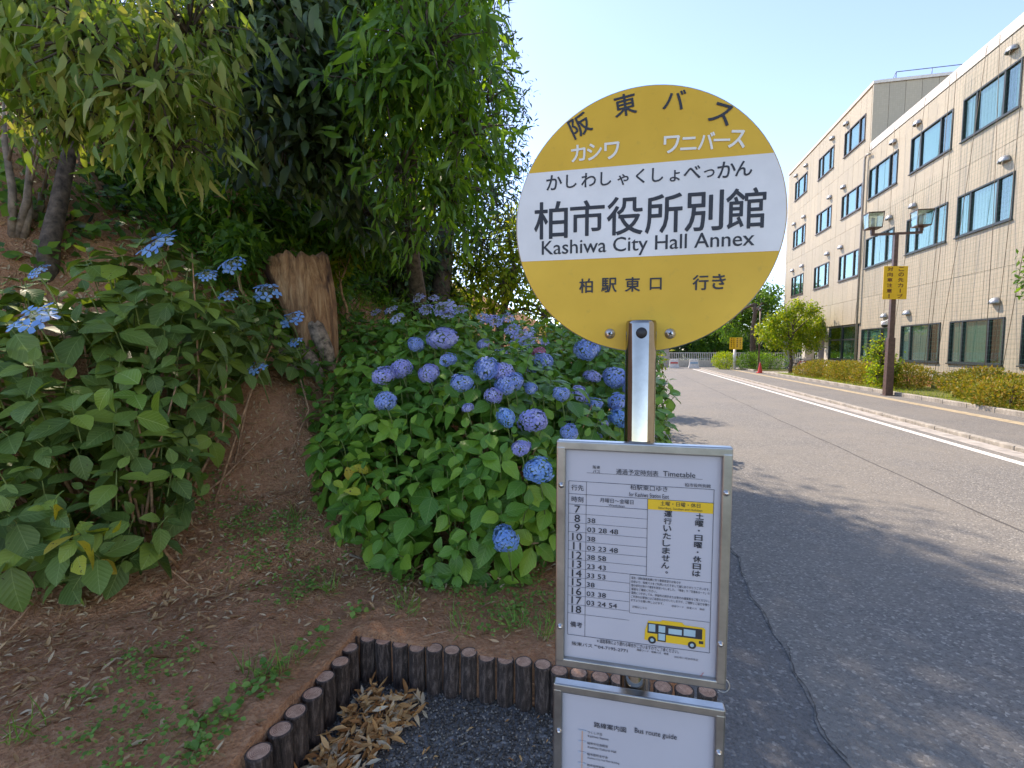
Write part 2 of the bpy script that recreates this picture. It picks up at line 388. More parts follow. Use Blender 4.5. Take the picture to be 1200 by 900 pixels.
# carriageway, its left edge slightly ragged
ys_r = np.concatenate([np.linspace(-8, 1, 10)[:-1], np.linspace(1, 12, 160)[:-1], np.linspace(12, 42.6, 40)])
vs = []; fs = []
for i, y in enumerate(ys_r):
    e = .80 + .018 * math.sin(y * 5.3) + .012 * math.sin(y * 17) + .01 * random.uniform(-1, 1) + max(0, 2.6 - y) ** 2 * .09
    vs += [(e, y, .0035), (e + .03, y, .004), (3.30, y, .004), (5.5, y, .004)]
    if i:
        a = 4 * (i - 1); fs += [(a + k, a + k + 1, a + k + 5, a + k + 4) for k in range(3)]
me = bpy.data.meshes.new('road'); me.from_pydata(vs, [], fs); me.materials.append(M['asphalt']); link('road', me)['kind'] = 'structure'
# the dark joint between two lanes of asphalt
sm = MB()
pts = [(3.30 + .012 * math.sin(y * 3.1) + .006 * random.uniform(-1, 1), y) for y in np.linspace(1, 42, 260)]
for i in range(len(pts) - 1):
    (xa, ya), (xb, yb) = pts[i], pts[i + 1]; wd = .009 + .006 * random.random()
    sm.add([(xa - wd, ya, .0055), (xa + wd, ya, .0055), (xb + wd, yb, .0055), (xb - wd, yb, .0055)], [(0, 1, 2, 3)])
sm.build('road_joint', simple('tar', (.085, .08, .074), .85))['kind'] = 'structure'
sm = MB()
pts = [(.81 + .018 * math.sin(y * 5.3) + .012 * math.sin(y * 17) + max(0, 2.6 - y) ** 2 * .09 + .012 * noise.noise((y * 9, 0, 0)) + .006 * noise.noise((y * 40, 0, 0)), y) for y in np.linspace(1, 14, 700)]
for i in range(len(pts) - 1):
    if noise.noise((i * .11, 3, 1)) > .22: continue
    (xa, ya), (xb, yb) = pts[i], pts[i + 1]; wd = .0012 + .003 * random.random() ** 2
    sm.add([(xa - wd * 1.4, ya, .0065), (xa + wd * .6, ya, .0065), (xb + wd * .6, yb, .0065), (xb - wd * 1.4, yb, .0065)], [(0, 1, 2, 3)])
sm.build('road_edge_crack', bpy.data.materials['tar'])['kind'] = 'structure'
sm = MB()
for y in np.arange(-2, 42, 1.0): sm.add([(5.17, y, .0085), (5.32, y, .0085), (5.32, y + 1.0, .0085), (5.17, y + 1.0, .0085)], [(0, 1, 2, 3)])
sm.build('road_line', M['road_white'])['kind'] = 'structure'
sheet('gutter', 5.5, 5.82, -8, 42.6, .006, M['concrete'])
sheet('far_road', -12, 5.5, 42.55, 47, .002, M['asphalt2'])
sheet('far_road_right', 5.45, 40, 42.55, 47, .003, M['asphalt2'])
sheet('sidewalk', 5.96, 8.62, -8, 42.6, .045, M['asphalt2'])
sheet('sidewalk_band', 7.72, 8.02, -8, 42.6, .049, simple('worn_yellow_paving', (.42, .34, .22), .85, var=.15, scale=6))
k1 = tag(empty('low_kerb'), kind='structure'); k2 = tag(empty('planting_kerb'), kind='structure')
a = MB().box((5.825, 0, -.03), (5.958, .985, .075)); ref = bevel(a.build('kerbstone', M['kerb'], k1, False), .015); me_k = ref.data
a = MB().box((8.625, 0, -.03), (8.765, .985, .165)); ref2 = bevel(a.build('kerbstone', M['kerb'], k2, False), .015)
for i, y in enumerate(np.arange(-2, 42, 1.0)):
    for rf, k in ((ref, k1), (ref2, k2)):
        if k is k2 and 33 < y < 37: continue
        o = rf if i == 0 else rf.copy()
        if i: C.objects.link(o)
        o.location = (0, y, random.uniform(-.004, .004))
m, t, b, o_ = newmat('turf_soil'); wp = worldpos(t)
t.links.new(ramp(t, noise_(t, wp, 6, 5), [(.35, (.09, .10, .03)), (.6, (.16, .17, .04)), (.75, (.20, .14, .08))]), b.inputs['Base Color']); b.inputs['Roughness'].default_value = .95; bump(t, b, noise_(t, wp, 60, 4), .8, .02)
sheet('planting_bed', 8.765, 12.5, -8, 33.0, .12, m); sheet('planting_bed_far', 8.765, 12.0, 37, 42.4, .12, m)
sheet('entrance_paving', 8.6, 20, 33.0, 42.4, .07, M['concrete'])

# gravel inside the log corner
gv = []; ico = bpy.data.meshes.new('tmp'); import bmesh
bm = bmesh.new(); bmesh.ops.create_icosphere(bm, subdivisions=1, radius=.5); iv = np.array([v.co[:] for v in bm.verts]); ifc = np.array([[v.index for v in f.verts] for f in bm.faces]); bm.free()
n = 15000; T = np.stack([rng.uniform(-1.22, .36, n), rng.uniform(1.0, 2.0, n), np.full(n, -.012)], -1)
T[:, 2] += rng.uniform(-.002, .004, n)
A = rng.normal(size=(n, 3, 3)); Q = np.linalg.qr(A)[0]
ivs = iv * np.array([1, .8, .6]) + rng.normal(size=iv.shape) * .05
M['gravel'] = leafmat('gravel', (.055, .046, .04), (.15, .13, .112), (.36, .32, .28), 0, .8, spec=.3)
join_variants('gravel', [(ivs, ifc, np.zeros((12, 2))), (iv * np.array([.7, 1, .75]), ifc, np.zeros((12, 2)))], Q, rng.uniform(.007, .013, n), T, rng.uniform(0, .97, n) ** 1.6, M['gravel'])

# ------------------------------------------------------------------ bus stop sign
def text_geo(s, bold=0.0, spacing=1.0):
    cu = bpy.data.curves.new('t', 'FONT'); cu.body = s; cu.size = 1; cu.offset = bold; cu.resolution_u = 3; cu.space_character = spacing
    o = bpy.data.objects.new('t', cu); C.objects.link(o)
    me = bpy.data.meshes.new_from_object(o.evaluated_get(bpy.context.evaluated_depsgraph_get()))
    vs = np.array([v.co[:] for v in me.vertices]) if len(me.vertices) else np.zeros((0, 3)); fs = [tuple(p.vertices) for p in me.polygons]
    bpy.data.objects.remove(o); bpy.data.curves.remove(cu); bpy.data.meshes.remove(me); return vs, fs
YY = -99.; PK = 1.8
def put_text(mb, s, cx, cz, Y, h=None, w=None, bold=0.0, rot=0, mi=0, align='c', spacing=1.0, sq=1.0, yaw=0, paper=True):
    """lettering standing in the plane at Y, facing -Y; fitted to a height or a width"""
    if paper and abs(Y - YY) < 1e-7: h = h and h * PK; w = w and w * PK
    vs, fs = text_geo(s, 0, spacing)
    if not len(vs): return
    lo, hi = vs.min(0), vs.max(0); W, H = hi[0] - lo[0], hi[1] - lo[1]
    if w is not None and h is not None: sx, sy = w / W, h / H
    elif w is not None: sx = w / W; sy = sx * sq
    else: sy = h / H; sx = sy / sq
    x = (vs[:, 0] - (lo[0] + hi[0]) / 2) * sx; z = (vs[:, 1] - (lo[1] + hi[1]) / 2) * sy
    if align == 'l': x = x + W * sx / 2
    c_, s_ = math.cos(rot), math.sin(rot); x, z = x * c_ - z * s_, x * s_ + z * c_
    e_ = bold * sy * .9
    for q_, (dx_, dz_) in enumerate(((0, 0), (1, 0), (-1, 0), (0, 1), (0, -1), (.7, .7), (-.7, -.7), (.7, -.7), (-.7, .7)) if bold > .011 else ((0, 0), (.8, .5), (-.8, -.5)) if bold else ((0, 0),)):
        mb.add([(cx + math.cos(yaw) * (a + dx_ * e_), Y + math.sin(yaw) * a - q_ * .00002, cz + b + dz_ * e_) for a, b in zip(x, z)], fs, mi)
YD = .93; YP = .852
sign = empty('bus_stop_sign', (.0235, .9, 0)); tag(sign, 'steel pole bus stop sign with round yellow and white disc above two framed timetable boards', 'bus stop sign')
k = YD / .92
def dxz(x, z): return x * k, EYE + (z - EYE) * k
cx, cz = dxz(.0247, 1.7815); RD = .2335 * k
m, t, b, o_ = newmat('sign_yellow'); tc = worldpos(t)
nz = noise_(t, tc, 5, 4); c = ramp(t, nz, [(.35, (.70, .41, .03)), (.65, (.80, .48, .042))])
st = noise_(t, tc, 60, 3); c = mixc(t, math_(t, 'MULTIPLY', ramp(t, st, [(.60, (0, 0, 0)), (.75, (1, 1, 1))]), .2), c, (.35, .22, .05, 1))
t.links.new(c, b.inputs['Base Color']); b.inputs['Roughness'].default_value = .38; b.inputs['Specular IOR Level'].default_value = .3; M['sign_yellow'] = m
M['sign_white'] = simple('sign_white', (.74, .72, .69), .35, var=.05, scale=7)
mb = MB(); ring = 96
def disc_pts(r, y): return [(cx + r * math.cos(2 * math.pi * i / ring), y, cz + r * math.sin(2 * math.pi * i / ring)) for i in range(ring)]
v = disc_pts(RD, YD + .004) + disc_pts(RD + .0015, YD + .005) + disc_pts(RD + .0015, YD + .011) + disc_pts(RD, YD + .012)
fs = [tuple(range(ring))[::1]] + [(i + r * ring, i + (r + 1) * ring, (i + 1) % ring + (r + 1) * ring, (i + 1) % ring + r * ring) for r in range(3) for i in range(ring)] + [tuple(range(3 * ring, 4 * ring))[::-1]]
mb.add(v, fs); mb.m = [0] + [1] * (3 * ring) + [1]
disc = mb.build('disc_plate', [M['sign_yellow'], M['alu']], sign)
z0, z1 = dxz(0, 1.7185)[1], dxz(0, 1.8815)[1]
mb = MB(); pl = []; rr = RD - .0006
a0 = math.asin((z0 - cz) / rr); a1 = math.asin((z1 - cz) / rr)
pts = [(cx + rr * math.cos(a), YD + .0034, cz + rr * math.sin(a)) for a in np.linspace(a0, a1, 14)] + [(cx - rr * math.cos(a), YD + .0034, cz + rr * math.sin(a)) for a in np.linspace(a1, a0, 14)]
mb.add(pts, [tuple(range(28))[::1]]); mb.build('white_band', M['sign_white'], disc)
YT = YD + .0028
bl = MB()
def cpx(x, y): return 590 + x / 2.645, 80 + y / 2.645
for ch, px, py, r in (('阪', 237, 177, 28), ('東', 377, 113, 9), ('バ', 530, 97, -8), ('ス', 676, 141, -24)):
    x, z = onY(*cpx(px, py), YT); put_text(bl, ch, x, z, YT, h=.038 if ch not in 'バス' else .033, bold=.014, rot=R(r) * .9)
for i, ch in enumerate('かしわしゃくしょべっかん'):
    px = 157 + (745 - 157) * i / 11.0; f = i / 11
    x, z = onY(*cpx(px, 354 - 44 * f), YT)
    hh_ = {'か': .027, 'し': .024, 'わ': .025, 'ゃ': .019, 'く': .025, 'ょ': .019, 'べ': .022, 'っ': .013, 'ん': .025}[ch]
    put_text(bl, ch, x, z - (.004 if ch in 'ゃょっ' else 0), YT, h=hh_, bold=.014)
xl, _ = onY(*cpx(92, 465), YT); xr, zc = onY(*cpx(818, 430), YT); _, zc0 = onY(*cpx(145, 468), YT)
for i, ch in enumerate('柏市役所別館'):
    wd = (xr - xl) / 6
    put_text(bl, ch, xl + wd * (i + .5), (zc + zc0) / 2 - .001, YT, w=wd * .92, h=.068 if ch != '市' else .064, bold=.012)
xl, zl = onY(*cpx(119, 562), YT); xr, zr = onY(*cpx(778, 530), YT)
put_text(bl, 'Kashiwa City Hall Annex', (xl + xr) / 2, onY(*cpx(450, 548), YT)[1], YT, w=xr - xl, bold=.010, sq=1.0)
for ch, px, py in (('柏', 256, 674), ('駅', 327, 672), ('東', 400, 670), ('口', 472, 668), ('行', 611, 664), ('き', 668, 661)):
    x, z = onY(*cpx(px, py), YT); put_text(bl, ch, x, z, YT, h=.026 if ch != '口' else .021, bold=.018)
bl.build('lettering', M['ink'], disc)['kind'] = 'stuff'
wl = MB()
for ch, px, py, r in (('カ', 232, 263, 8), ('シ', 282, 258, 5), ('ワ', 336, 255, 2), ('ワ', 521, 236, -3), ('ニ', 574, 233, -5), ('バ', 629, 225, -7), ('ー', 677, 222, -8), ('ス', 725, 219, -12)):
    x, z = onY(*cpx(px, py), YT); put_text(wl, ch, x, z, YT, w=.026, h=.003 if ch == 'ー' else (.021 if ch == 'ニ' else .029), bold=.02, rot=R(r) * .5)
wl.build('white_lettering', M['white_print'], disc)['kind'] = 'stuff'
def screw(px, py, Y, r, parent, name='screw', cross=True):
    x, z = onY(px, py, Y); mm = MB()
    mm.lathe((x, Y + .006, z), [(r * 1.25, 0), (r * 1.25, .0012), (r, .0016), (r * .92, .004), (r * .6, .0055), (0.0001, .006)], 18, 0, Matrix.Rotation(R(90), 4, 'X'))
    if cross:
        for a in (20, 110):
            mm.box((-r * .5, -.0007, -.0011), (r * .5, .0004, .0011), 1, Matrix.Translation((x, Y - .0002, z)) @ Matrix.Rotation(R(a), 4, 'Y'))
    return mm.build(name, [M['screw'], M['black']], parent)
screw(714.5, 391, YD - .002, .0075, disc); screw(785.5, 391, YD - .002, .0075, disc)
# pole with cap bolt
pxc = .0235
mb = MB(); mb.lathe((pxc, .9, 0), [(.0268, -.05), (.0268, 1.596), (.0255, 1.601), (.024, 1.602), (.0001, 1.602)], 40); pole = mb.build('pole', simple('chrome', (.34, .32, .29), .07, 1.0, var=.05, scale=40), sign)
x, z = onY(753, 390, .87); mb = MB(); mb.lathe((pxc, .8755, z), [(.0095, 0), (.0095, .004), (.0085, .006), (.0001, .0065)], 20, 0, Matrix.Rotation(R(90), 4, 'X')); mb.build('pole_plug', M['black'], pole)
# framed boards
def board(tlx, trx, zt, zb, name):
    e = MB(); x0, x1 = tlx, trx; fw = .0165; y0, y1 = YP, YP + .02
    top = MB().box((x0 + .0001, y0, zt - fw), (x1 - .0001, y1, zt)); bot = MB().box((x0 + .0001, y0, zb), (x1 - .0001, y1, zb + fw)); L = MB().box((x0, y0 - .0004, zb + fw * .6), (x0 + fw, y1, zt - fw * .6)); Rr = MB().box((x1 - fw, y0 - .0004, zb + fw * .6), (x1, y1, zt - fw * .6))
    bx = MB().box((x0 + .006, YP + .009, zb + .006), (x1 - .006, YP + .018, zt - .006)); pn = bx.build(name, M['paper'], sign)
    for q in (top, bot, L, Rr): bevel(q.build('frame_rail', M['alu'], pn), .0028, 3)
    cl = MB().box((pxc - .035, YP + .02, (zt + zb) / 2 - .05), (pxc + .035, .9, (zt + zb) / 2 + .05)); cl.build('bracket', M['steel'], pn)
    return pn
x0, zt = onY(652, 517, YP); x1, zt2 = onY(860, 524, YP); _, zb = onY(648, 780, YP); zt = (zt + zt2) / 2
tb = board(x0, x1, zt, zb, 'timetable_board')
xq, zq = onY(647, 804, YP); _, zq2 = onY(851, 829, YP); zq = (zq + zq2) / 2
rb = board(x0 - .003, x1 + .001, zq, zq - .455, 'route_board')
for px, py, pp in ((657.5, 569.5, tb), (852, 579, tb), (656, 736, tb), (845, 757, tb), (654.5, 859, rb), (843, 885, rb)): screw(px, py, YP - .006, .0042, pp, cross=False)
yp = YP + .0085; tk = MB(); tk.box((0, 0, 0), (0, 0, 0)); tk = MB()
def zxy(cx_, cy_, ox=650, oy=530, s=5.714): return onY(ox + cx_ / s, oy + cy_ / s, yp)
def ln(xa, za, xb, zb_, w=.0007):
    if abs(xa - xb) < 1e-6 or abs(xa - xb) < abs(za - zb_): tk.add([(xa - w / 2, yp - .0006, za), (xa + w / 2, yp - .0006, za), (xb + w / 2, yp - .0006, zb_), (xb - w / 2, yp - .0006, zb_)], [(0, 1, 2, 3)])
    else: tk.add([(xa, yp - .0006, za - w / 2), (xb, yp - .0006, zb_ - w / 2), (xb, yp - .0006, zb_ + w / 2), (xa, yp - .0006, za + w / 2)], [(0, 1, 2, 3)])
YY = yp - .0009
xa, za = zxy(95, 190); xb, _ = zxy(1068, 238); xm, _ = zxy(213, 200); xh, _ = zxy(622, 380)
xbot, zbot = zxy(80, 130, 650, 720)
_, zr1 = zxy(93, 275); _, zr2 = zxy(93, 345)
_, z18 = onY(667, 718, yp)
hrs = np.linspace(zr2, z18, 13)
ln(xa, za, xb, za); ln(xa, zr1, xb, zr1); ln(xa, zr2, xh, zr2); ln(xa, zbot, xb, zbot); ln(xa, za, xa, zbot); ln(xb, za, xb, zbot); ln(xm, za, xm, zbot)
xn, zn = zxy(485 / 4.5 * 5.714 - 20 * 5.714, 0)
xn = onY(738, 690, yp)[0]; zn0 = onY(738, 673, yp)[1]; zn1 = onY(738, 718, yp)[1]
for z in hrs[1:]: ln(xa, z, xh if z > zn0 else xn, z, .0005)
ln(xh, zr1, xh, zn0)
ln(xn, zn0, xb, zn0, .0005); ln(xn, zn1, xb, zn1, .0005); ln(xn, zn0, xn, zn1, .0005)
hc = (xa + xm) / 2
put_text(tk, '行先', hc, (za + zr1) / 2, YY, h=.0058, bold=.01); put_text(tk, '時刻', hc, (zr1 + zr2) / 2, YY, h=.0058, bold=.01)
mins = {8: '38', 9: '03 28 48', 10: '38', 11: '03 23 48', 12: '38 58', 13: '23 43', 14: '33 53', 15: '38', 16: '03 38', 17: '03 24 54'}
for i, hnum in enumerate(range(7, 19)):
    zc = (hrs[i] + hrs[i + 1]) / 2; put_text(tk, str(hnum), hc, zc, YY, h=.0074, bold=.01, sq=.85)
    if hnum in mins: put_text(tk, mins[hnum], xm + .0025, zc - .002, YY, h=.0048, bold=.01, align='l', sq=.8)
put_text(tk, '備考', hc, (hrs[-1] + zbot) / 2, YY, h=.0058, bold=.01)
x, z = zxy(280, 100); put_text(tk, '阪東', x, z, YY, h=.0034, bold=.01); x, z = zxy(280, 128); put_text(tk, 'バス', x, z, YY, h=.0032, bold=.01)
x, z = zxy(552, 135); put_text(tk, '通過予定時刻表', x, z, YY, w=.0395, h=.0055, bold=.004); x, z = zxy(833, 148); put_text(tk, 'Timetable', x, z, YY, w=.0290, bold=.003, sq=1)
xu, zu = zxy(215, 138); xv, zv = zxy(990, 176); ln(xu, (zu + zv) / 2 - .0005, xv, (zu + zv) / 2 - .0005, .0005)
x, z = zxy(958, 220); put_text(tk, '柏市役所別館', x, z - .0005, YY, h=.0036, bold=.005)
x, z = zxy(630, 240); put_text(tk, '柏駅東口ゆき', x, z, YY, w=.0345, h=.0050, bold=.004); x, z = zxy(630, 288); put_text(tk, 'for Kashiwa Station East', x, z, YY, w=.037, h=.0042, bold=.002)
x, z = zxy(415, 326); put_text(tk, '月曜日〜金曜日', x, z, YY, w=.032, h=.0045, bold=.006); put_text(tk, 'Weekdays', x, z - .0088, YY, w=.0155, h=.0026, bold=.0)
for s_, px, y0_, y1_ in (('土曜・日曜・休日は', 820, 605, 672), ('運行いたしません。', 783, 602, 671)):
    for i, ch in enumerate(s_):
        x, za_ = onY(px - .5 * i, y0_ + (y1_ - y0_) * i / 8, yp)
        if ch == '。': put_text(tk, ch, x + .003, za_ + .001, YY, h=.0020, bold=.015)
        elif ch == '・': put_text(tk, ch, x, za_, YY, h=.0014, bold=.015)
        else: put_text(tk, ch, x, za_, YY, w=.0070, h=.0059 if ch not in '日は' else .0054, bold=.02)
# small notice print, too small to read in the photograph: rows of characters
tiny = ['電気・燃料価格高騰に伴う運賃改定のお知らせ', '日頃より、阪東バスをご利用いただきまして誠にありがとうございます。', '国の認可を受けて運賃を改定いたしました。「現金」や「交通系カード」の', '運賃をご確認ください。', '運賃につきましては、停留所の掲示または車内の運賃表をご覧ください。', 'ご利用のお客様にはご迷惑をおかけいたしますが、ご理解とご協力を賜り', 'ますようお願い申し上げます。']
for i, s_ in enumerate(tiny):
    zz = zn0 - .0055 - i * .0068; L_ = (xb - xn - .005) * min(1, len(s_) / 33)
    put_text(tk, s_, xn + .0025, zz, YY, w=L_ / PK, h=.0026, bold=.003, align='l')
x, z = onY(762, 713, yp); put_text(tk, '詳細はこちら', xn + .005, z, YY, h=.0022, align='l'); x, z = onY(806, 712, yp); put_text(tk, '検索ワード　阪東バス　検索', x, z, YY, w=.030, h=.0020)
x, z = zxy(552, 210, 650, 720); put_text(tk, '※ 道路事情により遅れる場合がございますのでご了承ください。', x, z, YY, w=.078, h=.0042, bold=.004)
x, z = zxy(300, 190, 650, 720); put_text(tk, '阪東バス ℡04-7195-2771', x, z - .0075, YY, w=.055, h=.0040, bold=.006); x, z = zxy(655, 250, 650, 720); put_text(tk, '検索ワード　阪東バス　検索', x, z, YY, w=.030, h=.0022, bold=.004)
x, z = zxy(880, 293, 650, 720); put_text(tk, '2023年11月20日改正', x, z, YY, w=.022, h=.0020, bold=.006)
tk.build('lettering', M['ink'], tb)['kind'] = 'stuff'
yl = MB(); yl.add([(xh + .0005, yp - .0003, zr1 - .0185), (xb - .0005, yp - .0003, zr1 - .0185), (xb - .0005, yp - .0003, zr1 - .0005), (xh + .0005, yp - .0003, zr1 - .0005)], [(0, 1, 2, 3)]); yl.build('yellow_heading', M['tape'], tb)
yt = MB(); put_text(yt, '土曜・日曜・休日', (xh + xb) / 2, zr1 - .0062, YY, w=.036, h=.0044, bold=.006); put_text(yt, 'Saturdays, Sundays and Holidays', (xh + xb) / 2, zr1 - .0147, YY, w=.040, h=.0026, bold=.0); yt.build('heading_lettering', M['ink'], tb)
# printed picture of a small yellow bus
bus = MB(); bx0, bz0 = onY(755, 751, yp); bx1, bz1 = onY(827, 728, yp); bw = bx1 - bx0; bh = .040
def bq(u0, v0, u1, v1, mi, d): bus.add([(bx0 + u0 * bw, yp - .0003 - d * .0002, bz0 + v0 * bh), (bx0 + u1 * bw, yp - .0003 - d * .0002, bz0 + v0 * bh), (bx0 + u1 * bw, yp - .0003 - d * .0002, bz0 + v1 * bh), (bx0 + u0 * bw, yp - .0003 - d * .0002, bz0 + v1 * bh)], [(0, 1, 2, 3)], mi)
bus.add([(bx0 + u * bw, yp - .0003, bz0 + v_ * bh) for u, v_ in ((.0, .06), (1, .06), (1, .86), (.97, .93), (.66, .95), (.62, 1.05), (.3, 1.05), (.26, .98), (.06, .95), (.01, .5))], [tuple(range(10))], 0)
bq(.05, .40, .95, .86, 1, 1); bq(.07, .48, .18, .82, 2, 2); bq(.22, .08, .36, .84, 1, 2); bq(.235, .14, .345, .44, 2, 3); bq(.235, .5, .345, .8, 2, 3); bq(.40, .48, .62, .72, 2, 2); bq(.65, .48, .84, .78, 2, 2); bq(.9, .2, .97, .33, 1, 2)
for u in (.13, .79):
    for r_, mi, d in ((.17, 1, 3), (.08, 2, 4)): bus.add([(bx0 + u * bw + r_ * bh * math.cos(a), yp - .0003 - d * .0002, bz0 + .1 * bh + r_ * bh * math.sin(a)) for a in np.linspace(0, 2 * math.pi, 16, endpoint=False)], [tuple(range(16))], mi)
bus.build('bus_picture', [M['tape'], simple('print_black', (.03, .03, .035), .5), simple('print_blue', (.35, .50, .55), .5)], tb)
# small scratch on the sheet
x, z = onY(822, 791, yp); sc_ = MB(); sc_.tube([(x - .003, yp - .001, z - .006), (x - .001, yp - .002, z), (x + .003, yp - .002, z + .006)], .0004, 5); sc_.build('scratch', M['red'], tb)
# route board print
rk = MB(); xr_, zr_ = zxy(370, 297, 650, 800); put_text(rk, '路線案内図', xr_, zr_, YY, w=.0320, h=.0058, bold=.01); x, z = zxy(675, 345, 650, 800); put_text(rk, 'Bus route guide', x, z, YY, w=.040, bold=.003, sq=1.2)
x0s, z0s = zxy(185, 318, 650, 800)
stops = [('つくしが丘', 'Kashiwa Station'), ('柏市文化会館前', 'Kashiwa Cultural Hall'), ('柏市役所本庁舎', 'Kashiwa City Hall Main Building'), ('柏市役所別館', 'Kashiwa City Hall Annex')]
og = MB()
for i, (a_, b_) in enumerate(stops):
    z = z0s - i * .0215
    og.box((x0s - .007, yp - .001, z - .0014), (x0s + .007, yp - .0003, z + .0014), 0)
    put_text(rk, a_, x0s + .0095, z - .001, YY, h=.0028, bold=.008, align='l'); put_text(rk, b_, x0s + .0105, z - .0085, YY, h=.0023, bold=.004, align='l')
og.box((x0s - .0006, yp - .0015, z0s - .085), (x0s + .0006, yp - .0011, z0s), 1)
rk.build('lettering', M['ink'], rb)['kind'] = 'stuff'; og.build('route_diagram', [simple('pale_blue_print', (.45, .5, .58), .5), simple('orange_print', (.75, .35, .15), .5)], rb)
# wire loop joining the boards
x, z = onY(851, 808, YP); mb = MB(); mb.tube([(x + .011 * math.cos(a) - .004, YP + .01 + .002 * math.sin(a), z + .011 * math.sin(a)) for a in np.linspace(0, 2 * math.pi, 20, endpoint=False)], .0013, 6, closed=True); mb.build('wire_loop', M['steel'], tb)

# ------------------------------------------------------------------ log edging
m, t, b, o_ = newmat('log_bark'); tc = texco(t); mp = t.nodes.new('ShaderNodeMapping'); mp.inputs['Scale'].default_value = (1, 1, .22); t.links.new(tc, mp.inputs[0])
n1 = noise_(t, mp.outputs[0], 55, 6, .75, .4); n2 = noise_(t, tc, 260, 2)
c = ramp(t, n1, [(.3, (.016, .011, .009)), (.5, (.08, .055, .044)), (.68, (.27, .20, .165))]); c = mixc(t, math_(t, 'MULTIPLY', math_(t, 'GREATER_THAN', n2, .70), .6), c, (.42, .38, .40, 1))
t.links.new(c, b.inputs['Base Color']); b.inputs['Roughness'].default_value = .75; bump(t, b, n1, 1.0, .03); M['log_bark'] = m
m, t, b, o_ = newmat('log_top'); tc = texco(t); sp = t.nodes.new('ShaderNodeSeparateXYZ'); t.links.new(tc, sp.inputs[0])
rr_ = math_(t, 'SQRT', math_(t, 'ADD', math_(t, 'POWER', sp.outputs[0], 2), math_(t, 'POWER', sp.outputs[1], 2)))
w1 = math_(t, 'SINE', math_(t, 'ADD', math_(t, 'MULTIPLY', rr_, 1150), math_(t, 'MULTIPLY', noise_(t, tc, 25, 3), 6)))
w2 = noise_(t, tc, 60, 4); c = ramp(t, math_(t, 'ADD', math_(t, 'MULTIPLY', w1, .22), w2), [(.2, (.24, .12, .075)), (.5, (.50, .27, .17)), (.8, (.70, .46, .32))])
t.links.new(c, b.inputs['Base Color']); b.inputs['Roughness'].default_value = .8; bump(t, b, w1, .5, .002); M['log_top'] = m
def log_stake(x, y, r, h, i, label):
    root = empty('log_stake', (x, y, 0)); tag(root, label, 'log stake', 'log stakes edging the gravel corner')
    sd_ = random.random() * 99; n_ = 32; prof = [(r * 1.0, -.05), (r * 1.0, .03), (r * 1.0, h * .35), (r * .99, h * .7), (r * .98, h - .014), (r * 1.04, h - .010), (r * 1.03, h - .003), (r * .95, h), (r * .86, h - .0015)]
    vs = []; fs = []
    for j, (pr, pz) in enumerate(prof):
        for q in range(n_):
            a = 2 * math.pi * q / n_; k_ = pr * (1 + (.055 * noise.noise((math.cos(a) * 2.6, math.sin(a) * 2.6, pz * 5 + sd_)) + .03 * noise.noise((math.cos(a) * 7, math.sin(a) * 7, pz * 9 + sd_))) * (1 if j < 5 else .4)); vs.append((k_ * math.cos(a), k_ * math.sin(a), pz))
    for j in range(len(prof) - 1):
        for q in range(n_): fs.append((j * n_ + q, j * n_ + (q + 1) % n_, (j + 1) * n_ + (q + 1) % n_, (j + 1) * n_ + q))
    mb = MB(); mb.add(vs, fs, 0, True); b_ = mb.build('bark_post', M['log_bark'], root, False)
    rt = r * .86; mb = MB(); mb.add([(0, 0, h - .001)] + [(rt * .5 * math.cos(a), rt * .5 * math.sin(a), h - .0012) for a in np.linspace(0, 2 * math.pi, 24, endpoint=False)] + [(rt * 1.01 * math.cos(a), rt * 1.01 * math.sin(a), h - .0016) for a in np.linspace(0, 2 * math.pi, 24, endpoint=False)],
        [(0, 1 + q, 1 + (q + 1) % 24) for q in range(24)] + [(1 + q, 25 + q, 25 + (q + 1) % 24, 1 + (q + 1) % 24) for q in range(24)]); mb.build('sawn_top', M['log_top'], root, False)
    root.rotation_euler = (random.uniform(-.02, .02), random.uniform(-.02, .02), random.uniform(0, 6.28)); return root
ordn = ['second', 'third', 'fourth', 'fifth', 'sixth', 'seventh', 'eighth', 'ninth', 'tenth', 'eleventh']
row1 = [(412.6, 743), (431, 747), (450, 750), (469.7, 753), (489, 757), (509, 759), (528.5, 762), (549.6, 764), (571, 768), (592, 771), (614, 775), (636.7, 778)]
row2 = [(410.6, 759), (398, 774.6), (381.5, 792), (366, 812), (347, 832.7), (328, 855), (303, 882)]
cnt = 0
for i, (px, py) in enumerate(row1):
    r_ = ray(px, py); t_ = (.19 - EYE) / r_.z; X, Y = r_.x * t_, r_.y * t_
    lab = 'dark bark log stake at the inner corner of the log edging' if i == 0 else ('log stake directly beside the timetable board in the long row' if i == 11 else f'pinkish topped log stake, {ordn[i - 1]} from the corner along the long row')
    log_stake(X, Y, .0375, .19 + random.uniform(-.004, .004), i, lab)
for i in range(8):
    X = -.345 + .0845 * (i + 1)
    lab = ['log stake tucked behind the left side of the timetable boards', 'second log stake tucked behind the timetable boards', 'third log stake behind the gap between the boards', 'log stake just before the steel pole behind the boards', 'log stake right behind the steel pole', 'first log stake after the steel pole behind the boards', 'second last log stake at the road end of the row', 'last log stake at the road end of the row'][i]
    log_stake(X, 1.985, .0375, .185 + random.uniform(-.004, .004), i, lab)
for i, (px, py) in enumerate(row2):
    r_ = ray(px, py); t_ = (.19 - EYE) / r_.z; X, Y = r_.x * t_, r_.y * t_
    lab = f'weathered log stake, {ordn[i]} from the corner along the short row' if i < 6 else 'big topped log stake at the open end of the short row by weeds'
    log_stake(X, Y, [.037, .038, .039, .040, .040, .041, .042][i], .19 + random.uniform(-.004, .004), i, lab)

